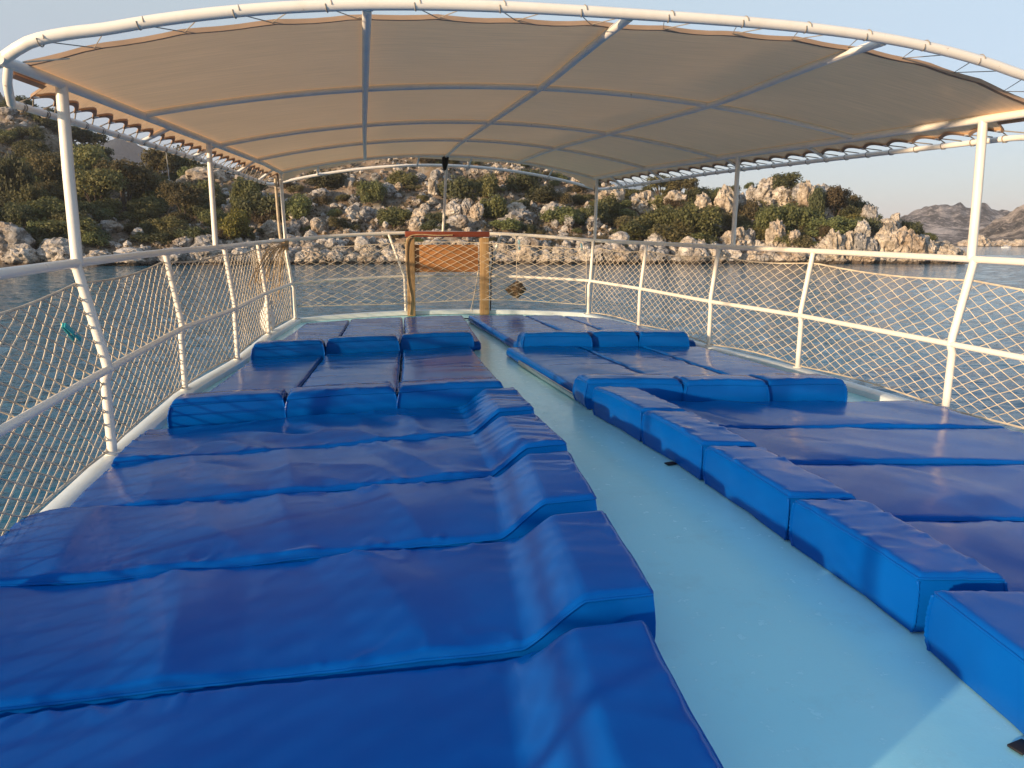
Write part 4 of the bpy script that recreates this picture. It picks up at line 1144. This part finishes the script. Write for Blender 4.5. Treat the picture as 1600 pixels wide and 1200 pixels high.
def tree(u, v, w_, h_, m, label, group, trunk=.38):
    p, t = ground_at(u, v); s = p.y / F
    H = h_ * s * 1.02; W = w_ * s * .60
    e_ = bpy.data.objects.new('tree', None); C.objects.link(e_); e_.location = p + Vector((0, W * .2, -.2)); e_.rotation_euler = (0, 0, rr.uniform(0, 6.28)); e_.empty_display_size = .3
    tag(e_, label, 'tree', group)
    c = bpy.data.objects.new('crown', shared(rr.choice(CROWN), m)); C.objects.link(c); c.parent = e_
    ch = H * (1 - trunk); c.scale = (W, W * .9, ch * .72); c.location = (0, 0, H * trunk + ch * .36)
    k = bpy.data.objects.new('trunk', shared(rr.choice(TRUNK), BARK)); C.objects.link(k); k.parent = e_
    tz = H * trunk + ch * .45; k.scale = (W * .9, W * .9, tz / 1.15); k.location = (0, 0, tz / 1.15)
    return e_
O, G, D, B, Y_ = LEAF_OLIVE, LEAF_GREEN, LEAF_DARK, LEAF_BROWN, LEAF_YELLOW
TREES = [
    (150, 342, 80, 80, O, 'olive tree with visible stems, left one of the grove right of the left canopy post'),
    (192, 340, 86, 92, O, 'tallest olive tree in the middle of the grove right of the left canopy post'),
    (228, 328, 66, 66, O, 'olive tree at the right side of the grove, darker behind'),
    (256, 292, 64, 66, O, 'bushy olive tree just left of the thin pole'),
    (296, 276, 60, 50, D, 'dark evergreen tree behind the second left canopy post'),
    (70, 300, 76, 66, O, 'pale olive tree left of the left canopy post'),
    (130, 296, 86, 74, O, 'wide pale olive tree behind the left canopy post'),
    (182, 296, 60, 40, G, 'green tree on the upper slope above the olive grove'),
    (215, 292, 50, 36, G, 'green tree on the upper slope under the far blue mountain'),
    (45, 256, 50, 44, G, 'small green tree high on the rocky left hillside'),
    (285, 346, 68, 66, O, 'olive tree standing below the thin pole'),
    (1030, 312, 46, 38, O, 'bushy ridge tree just right of the grey roof'),
    (1068, 308, 54, 34, B, 'brownish ridge tree, second right of the grey roof'),
    (1126, 306, 38, 32, D, 'round dark ridge tree left of the right middle canopy post'),
    (1146, 306, 22, 20, D, 'small dark ridge tree touching the right middle canopy post'),
    (1172, 294, 18, 26, D, 'umbrella-shaped little tree on the ridge, left of a pair'),
    (1186, 294, 13, 19, D, 'umbrella-shaped little tree on the ridge, right of a pair'),
    (1226, 302, 56, 38, D, 'large dark tree on top of the right hand ridge'),
    (1306, 350, 52, 62, B, 'tall rusty olive tree on the right flank of the ridge'),
    (1332, 336, 28, 36, B, 'rusty tree behind the tall rusty one on the right flank'),
    (1386, 342, 15, 15, D, 'tiny dark tree on the skyline near the island tip')]
for (u, v, w_, h_, m, lab) in TREES:
    tree(u, v, w_, h_, m, lab, 'trees on the island', .40 if 'umbrella' in lab else .28 if v > 310 else .10)
SHR = [
    (20, 176, 70, 32, D, 'dark scrub on the left hill crest at the picture edge'), (62, 190, 56, 28, D, 'dark scrub on the left hill crest, second from the edge'), (112, 212, 76, 34, D, 'dark scrub on the hill crest above the left canopy post'),
    (150, 250, 50, 26, D, 'dark scrub where the left hill crest drops'), (180, 274, 40, 22, D, 'dark scrub at the low end of the left crest'),
    (12, 320, 50, 84, D, 'tall dark bush at the left picture edge'), (40, 340, 66, 60, G, 'green bush left of the left canopy post, below the pale olive'), (74, 356, 84, 56, G, 'wide green bush behind the left canopy post'), (22, 362, 66, 50, D, 'dark low bush above the far left boulders'),
    (55, 352, 46, 34, Y_, 'yellowish bush in front of the dark left bushes'), (105, 380, 80, 42, G, 'low green scrub over the shore by the left canopy post'), (215, 348, 56, 42, O, 'olive bush at the foot of the grove'),
    (240, 385, 66, 24, D, 'low dark scrub above the long shore boulder'), (300, 380, 54, 30, D, 'low dark scrub left of the second left canopy post'),
    (380, 340, 76, 74, G, 'large green bush right of the second left canopy post'), (406, 350, 64, 54, D, 'dark green bush left of the left bow corner post'), (368, 378, 58, 62, Y_, 'bright yellow-green bush right of the second left canopy post'), (416, 360, 44, 40, B, 'brown dry bush by the left bow corner post'),
    (466, 346, 58, 52, G, 'green bush right of the left bow corner rope'), (508, 300, 60, 36, D, 'dark bush below the canopy front, left part'), (581, 322, 40, 40, G, 'round green bush between the canopy front and the stony slope'), (614, 356, 62, 40, G, 'broad green bush above the bow rail, left of the centre pole'),
    (628, 292, 46, 30, O, 'grey-green bush under the canopy front, left of centre pole'), (676, 362, 46, 20, D, 'low dark bush behind the wooden frame'),
    (714, 322, 58, 56, D, 'dark bush right of the centre pole'), (731, 312, 34, 30, O, 'small olive bush in front of the dark one right of the centre pole'), (764, 312, 44, 48, O, 'round olive bush, most prominent right of the centre pole'), (822, 306, 58, 50, D, 'dark bush right of the round olive bush'),
    (852, 318, 56, 36, D, 'dark wide bush left of the right bow post'), (770, 352, 56, 56, G, 'green bush over the right timber of the frame'), (797, 366, 56, 24, G, 'low green bush over the bow rail, right of the frame'), (872, 352, 68, 36, G, 'green bush left of the right bow post'), (936, 352, 46, 44, D, 'dark bush behind the right bow post'),
    (952, 346, 62, 52, G, 'green bush right of the right bow post'), (1000, 380, 76, 48, G, 'broad green bush below the fluted outcrop'), (1038, 370, 64, 54, G, 'green bush in the middle of the right hand thicket'), (1062, 382, 76, 46, O, 'olive bush low in the right hand thicket'), (1092, 370, 66, 54, G, 'green bush left of the right middle canopy post'), (1086, 386, 66, 26, G, 'low green bush at the lower edge of the thicket'),
    (1056, 332, 40, 28, B, 'rusty bush on the domed outcrop'), (1172, 350, 44, 44, B, 'brown bush right of the right middle canopy post'), (1212, 372, 58, 62, G, 'tall green bush above the double pillar'), (1252, 366, 66, 52, G, 'green bush right of the double pillar'),
    (1334, 366, 36, 34, Y_, 'bright yellow-green bush on the right flank'), (1276, 350, 28, 62, D, 'dark cypress-like bush beside the summit crag'), (1352, 342, 42, 34, D, 'grey-dark bush behind the yellow-green one'), (1247, 390, 40, 32, B, 'brown bush near the shore, right of the double pillar'), (1302, 372, 60, 36, G, 'green bush at the foot of the tall rusty tree'), (1352, 368, 46, 30, D, 'dark bush above the shore crags'),
    (1010, 312, 34, 26, D, 'dark ridge bush right beside the grey roof'), (1047, 310, 34, 26, O, 'olive ridge bush between the first two ridge trees right of the roof'), (1094, 310, 36, 24, B, 'brownish ridge bush left of the round dark ridge tree'), (1108, 312, 28, 20, G, 'small green ridge bush left of the round dark ridge tree'),
    (1202, 304, 30, 22, D, 'dark ridge bush left of the large dark ridge tree'), (1254, 304, 30, 26, D, 'dark ridge bush just right of the large dark ridge tree'), (1292, 312, 30, 26, G, 'green ridge bush on the right end of the summit crags'), (1364, 352, 26, 20, D, 'dark skyline bush left of the tiny tree near the tip'),
    (1240, 326, 36, 34, B, 'rusty bush between the summit crags'), (1412, 362, 56, 24, D, 'dark green scrub on the slope to the island tip, upper part'), (1432, 372, 46, 24, D, 'dark green scrub on the slope to the island tip, middle part'), (1450, 380, 32, 18, G, 'dark green scrub on the slope to the island tip, lowest part')]
for (u, v, w_, h_, m, lab) in SHR: shrub(u, v, w_, h_, m, lab, 'bushes of the island')
for i in range(215):
    if i < 72: u, v = rr.uniform(330, 940), rr.uniform(250, 385)
    elif i < 142: u, v = rr.uniform(-90, 330), rr.uniform(190, 402)
    else: u, v = rr.uniform(940, 1330), rr.uniform(315, 392)
    z_ = 'on the stony middle slope' if i < 72 else 'on the left hillside' if i < 142 else 'in the right hand thicket'
    w_ = rr.uniform(14, 34) if i < 72 else rr.uniform(22, 46)
    k = rr.choice((('brown dry', B), ('olive', O), ('green', G), ('dark', D), ('brown dry', B) if i < 72 else ('dark', D)))
    shrub(u, v, w_, w_ * rr.uniform(.5, .8), k[1], 'small ' + k[0] + ' shrub ' + z_, 'small %s shrubs %s' % (k[0], z_))
for i in range(62):
    u, v = rr.uniform(-80, 345), rr.uniform(285, 392)
    k = rr.choice((('rounded olive', O), ('rounded green', G), ('rounded green', G), ('rounded dark', D)))
    w_ = rr.uniform(34, 60); shrub(u, v, w_, w_ * rr.uniform(.55, .75), k[1], k[0] + ' bush in the belt of bushes below the olive grove', k[0] + ' bushes below the olive grove')
# dry grass and low scrub, beyond counting
gr = Mesh()
for i in range(24000):
    u = rr.uniform(-140, 1470); t = rr.random() * .98 + .03
    if nz(u * .02, t * 6, 2) < -.2: continue
    p = Vector(ground_z(u, t)); s = rr.uniform(.12, .34)
    a = Vector((rr.gauss(0, 1), rr.gauss(0, 1), rr.gauss(0, .6))).normalized(); b = (Vector((0, 0, 1)) + Vector((rr.gauss(0, .5), rr.gauss(0, .5), 0))).normalized()
    p = p + Vector((0, 0, rr.uniform(0, .3)))
    k = len(gr.v); gr.v.extend([tuple(p - a * s), tuple(p + a * s), tuple(p + a * s * .6 + b * s * 1.6), tuple(p - a * s * .7 + b * s * 1.3)]); gr.f.append((k, k + 1, k + 2, k + 3))
world_mesh('scrub_grass', gr, LEAF_BROWN, kind='stuff', smooth=False)

# ---- pole on the hill, roof on the ridge, far launch, far shore rocks
p, _ = ground_at(267, 296); po = Mesh(); po.tube([(p.x, p.y, p.z - .3), (p.x - .15, p.y, p.z + 4), (p.x - .35, p.y, p.z + 8.3)], [.10, .085, .06], 8)
world_mesh('pole', po, mat('weathered_pole', (.42, .40, .36), .6)[0], tuple(p), 'thin grey pole standing on the slope by the whitish rock', 'pole')
p = Vector(ground_z(985, .9)); hs_ = bpy.data.objects.new('house', None); C.objects.link(hs_); hs_.location = p + Vector((0, 3, -.5))
tag(hs_, 'low house with blue-grey roof on the ridge behind the right bow post', 'house')
def lpart(name, mb, m, par, smooth=False):
    o = bpy.data.objects.new(name, mb.mesh(name, smooth)); C.objects.link(o); o.data.materials.append(m); o.parent = par; return o
mb = Mesh(); mb.box((0, 0, 1.0), (7, 5, 2.4), None, .02); lpart('wall', mb, mat('plaster', (.42, .39, .35), .9)[0], hs_)
mb = Mesh(); mb.add([(-4, -3.1, 2.1), (4, -3.1, 2.1), (4, 0, 3.9), (-4, 0, 3.9), (4, 3.1, 2.1), (-4, 3.1, 2.1), (-4, -3.1, 1.95), (4, -3.1, 1.95), (4, 3.1, 1.95), (-4, 3.1, 1.95)], [(0, 1, 2, 3), (3, 2, 4, 5), (0, 6, 7, 1), (5, 4, 8, 9), (1, 7, 8, 4, 2), (0, 3, 5, 9, 6), (6, 9, 8, 7)])
lpart('roof', mb, m_paint('grey_blue_roof', (.24, .30, .36), .5, .2), hs_)
bt = bpy.data.objects.new('motor_boat', None); C.objects.link(bt); q = world_at(1572, 386.2, 480); bt.location = (q.x, 480, 0)
tag(bt, 'tiny white motor boat far off on the water at right', 'boat')
mb = Mesh(); hull = [(-2.6, .9, .75), (-2.6, -.9, .75), (1.2, -.95, .85), (3.0, 0, 1.05), (1.2, .95, .85)]; k = [(a * .92, b * .7, -.2) for a, b, c in hull]
mb.add(hull + k, [(0, 1, 2, 3, 4)] + [(i, i + 5, (i + 1) % 5 + 5, (i + 1) % 5) for i in range(5)]); lpart('hull', mb, mat('white_hull', (.8, .8, .8), .3)[0], bt)
mb = Mesh(); mb.box((-.3, 0, 1.3), (1.7, 1.3, .9), None, .12); lpart('cabin', mb, mat('cabin_paint', (.35, .36, .38), .4)[0], bt)
for i, (u, w_, h_, Y) in enumerate([(1512, 26, 12, 640), (1530, 34, 20, 640), (1548, 20, 10, 640), (1566, 26, 12, 640), (1590, 34, 14, 610), (1612, 30, 15, 610), (1640, 36, 12, 620), (1675, 40, 16, 620)]):
    o = bpy.data.objects.new('boulder', rocked(CRAG[i % 5] if i % 2 else ROUND[i % 6], ROCKW)); C.objects.link(o); s = Y / F
    o.scale = (w_ * s * .55, w_ * s * .5, h_ * s * .8); q = world_at(u, 383, Y); o.location = (q.x, Y, h_ * s * .15); o.rotation_euler = (0, 0, i * 1.7)
    tag(o, 'yellowish rock on the far shore across the water', 'rock', 'rocks of the far shore')

hz = Mesh(); hz.box((0, 3000, 108), (17000, 11000, 224)); 
hm = bpy.data.materials.new('haze_air'); hm.use_nodes = True; hn = hm.node_tree
hn.nodes.remove(hn.nodes['Principled BSDF']); pv = hn.nodes.new('ShaderNodeVolumePrincipled')
pv.inputs['Color'].default_value = (.92, .94, 1, 1); pv.inputs['Density'].default_value = .00014; pv.inputs['Anisotropy'].default_value = .0
hn.links.new(pv.outputs[0], hn.nodes['Material Output'].inputs['Volume'])
world_mesh('haze', hz, hm, kind='stuff', smooth=False)
# ------------------------------------------------------------------ camera, light, world
cam = bpy.data.cameras.new('camera'); co = bpy.data.objects.new('camera', cam); C.objects.link(co)
co.matrix_world = MW; cam.sensor_width = 36; cam.lens = 36 * F / 1600; cam.clip_start = .05; cam.clip_end = 30000
SC.camera = co
SUN_EL, SUN_AZ = 9.0, 50.0        # light travels towards +x (sin az) and +y (cos az)
sd = bpy.data.lights.new('sun', 'SUN'); so = bpy.data.objects.new('sun', sd); C.objects.link(so)
dirv = Vector((math.sin(R_(SUN_AZ)) * math.cos(R_(SUN_EL)), math.cos(R_(SUN_AZ)) * math.cos(R_(SUN_EL)), -math.sin(R_(SUN_EL))))
so.rotation_euler = dirv.to_track_quat('-Z', 'Y').to_euler(); so.location = (-20, -20, 30)
sd.energy = 2.4; sd.angle = R_(1.5); sd.color = (1, .72, .45)
w = bpy.data.worlds.new('World'); SC.world = w; w.use_nodes = True
nt = w.node_tree; bg = nt.nodes['Background']
sky = nt.nodes.new('ShaderNodeTexSky'); sky.sky_type = 'NISHITA'; sky.sun_disc = False
sky.sun_elevation = R_(SUN_EL); sky.sun_rotation = R_(180 + SUN_AZ)
sky.air_density = 1.0; sky.altitude = 0
sky.dust_density = 1.0; sky.ozone_density = 3.0
# evening haze: the clear-sky model mixed with a pale veil that is densest towards the horizon
tc = nt.nodes.new('ShaderNodeTexCoord'); sp = nt.nodes.new('ShaderNodeSeparateXYZ'); nt.links.new(tc.outputs['Generated'], sp.inputs[0])
veil = ramp(nt, sp.outputs[2], [(0.0, (.85, .74, 1.2)), (.035, (.92, .78, 1.22)), (.09, (1.18, .90, 1.02)), (.27, (1.62, 1.62, 1.40)), (.5, (1.0, 1.3, 1.65)), (1.0, (.9, 1.2, 1.65))])
sky_mix = mixc(nt, .65, sky.outputs[0], veil.outputs[0])
nt.links.new(sky_mix, bg.inputs[0]); bg.inputs[1].default_value = .118
SC.view_settings.view_transform = 'Standard'; SC.view_settings.look = 'None'
SC.view_settings.exposure = 1.7; SC.view_settings.gamma = 1
SC.render.engine = 'CYCLES'
SC.cycles.use_denoising = True
SC.cycles.max_bounces = 8; SC.cycles.diffuse_bounces = 4; SC.cycles.glossy_bounces = 3; SC.cycles.transmission_bounces = 3
SC.cycles.volume_bounces = 0
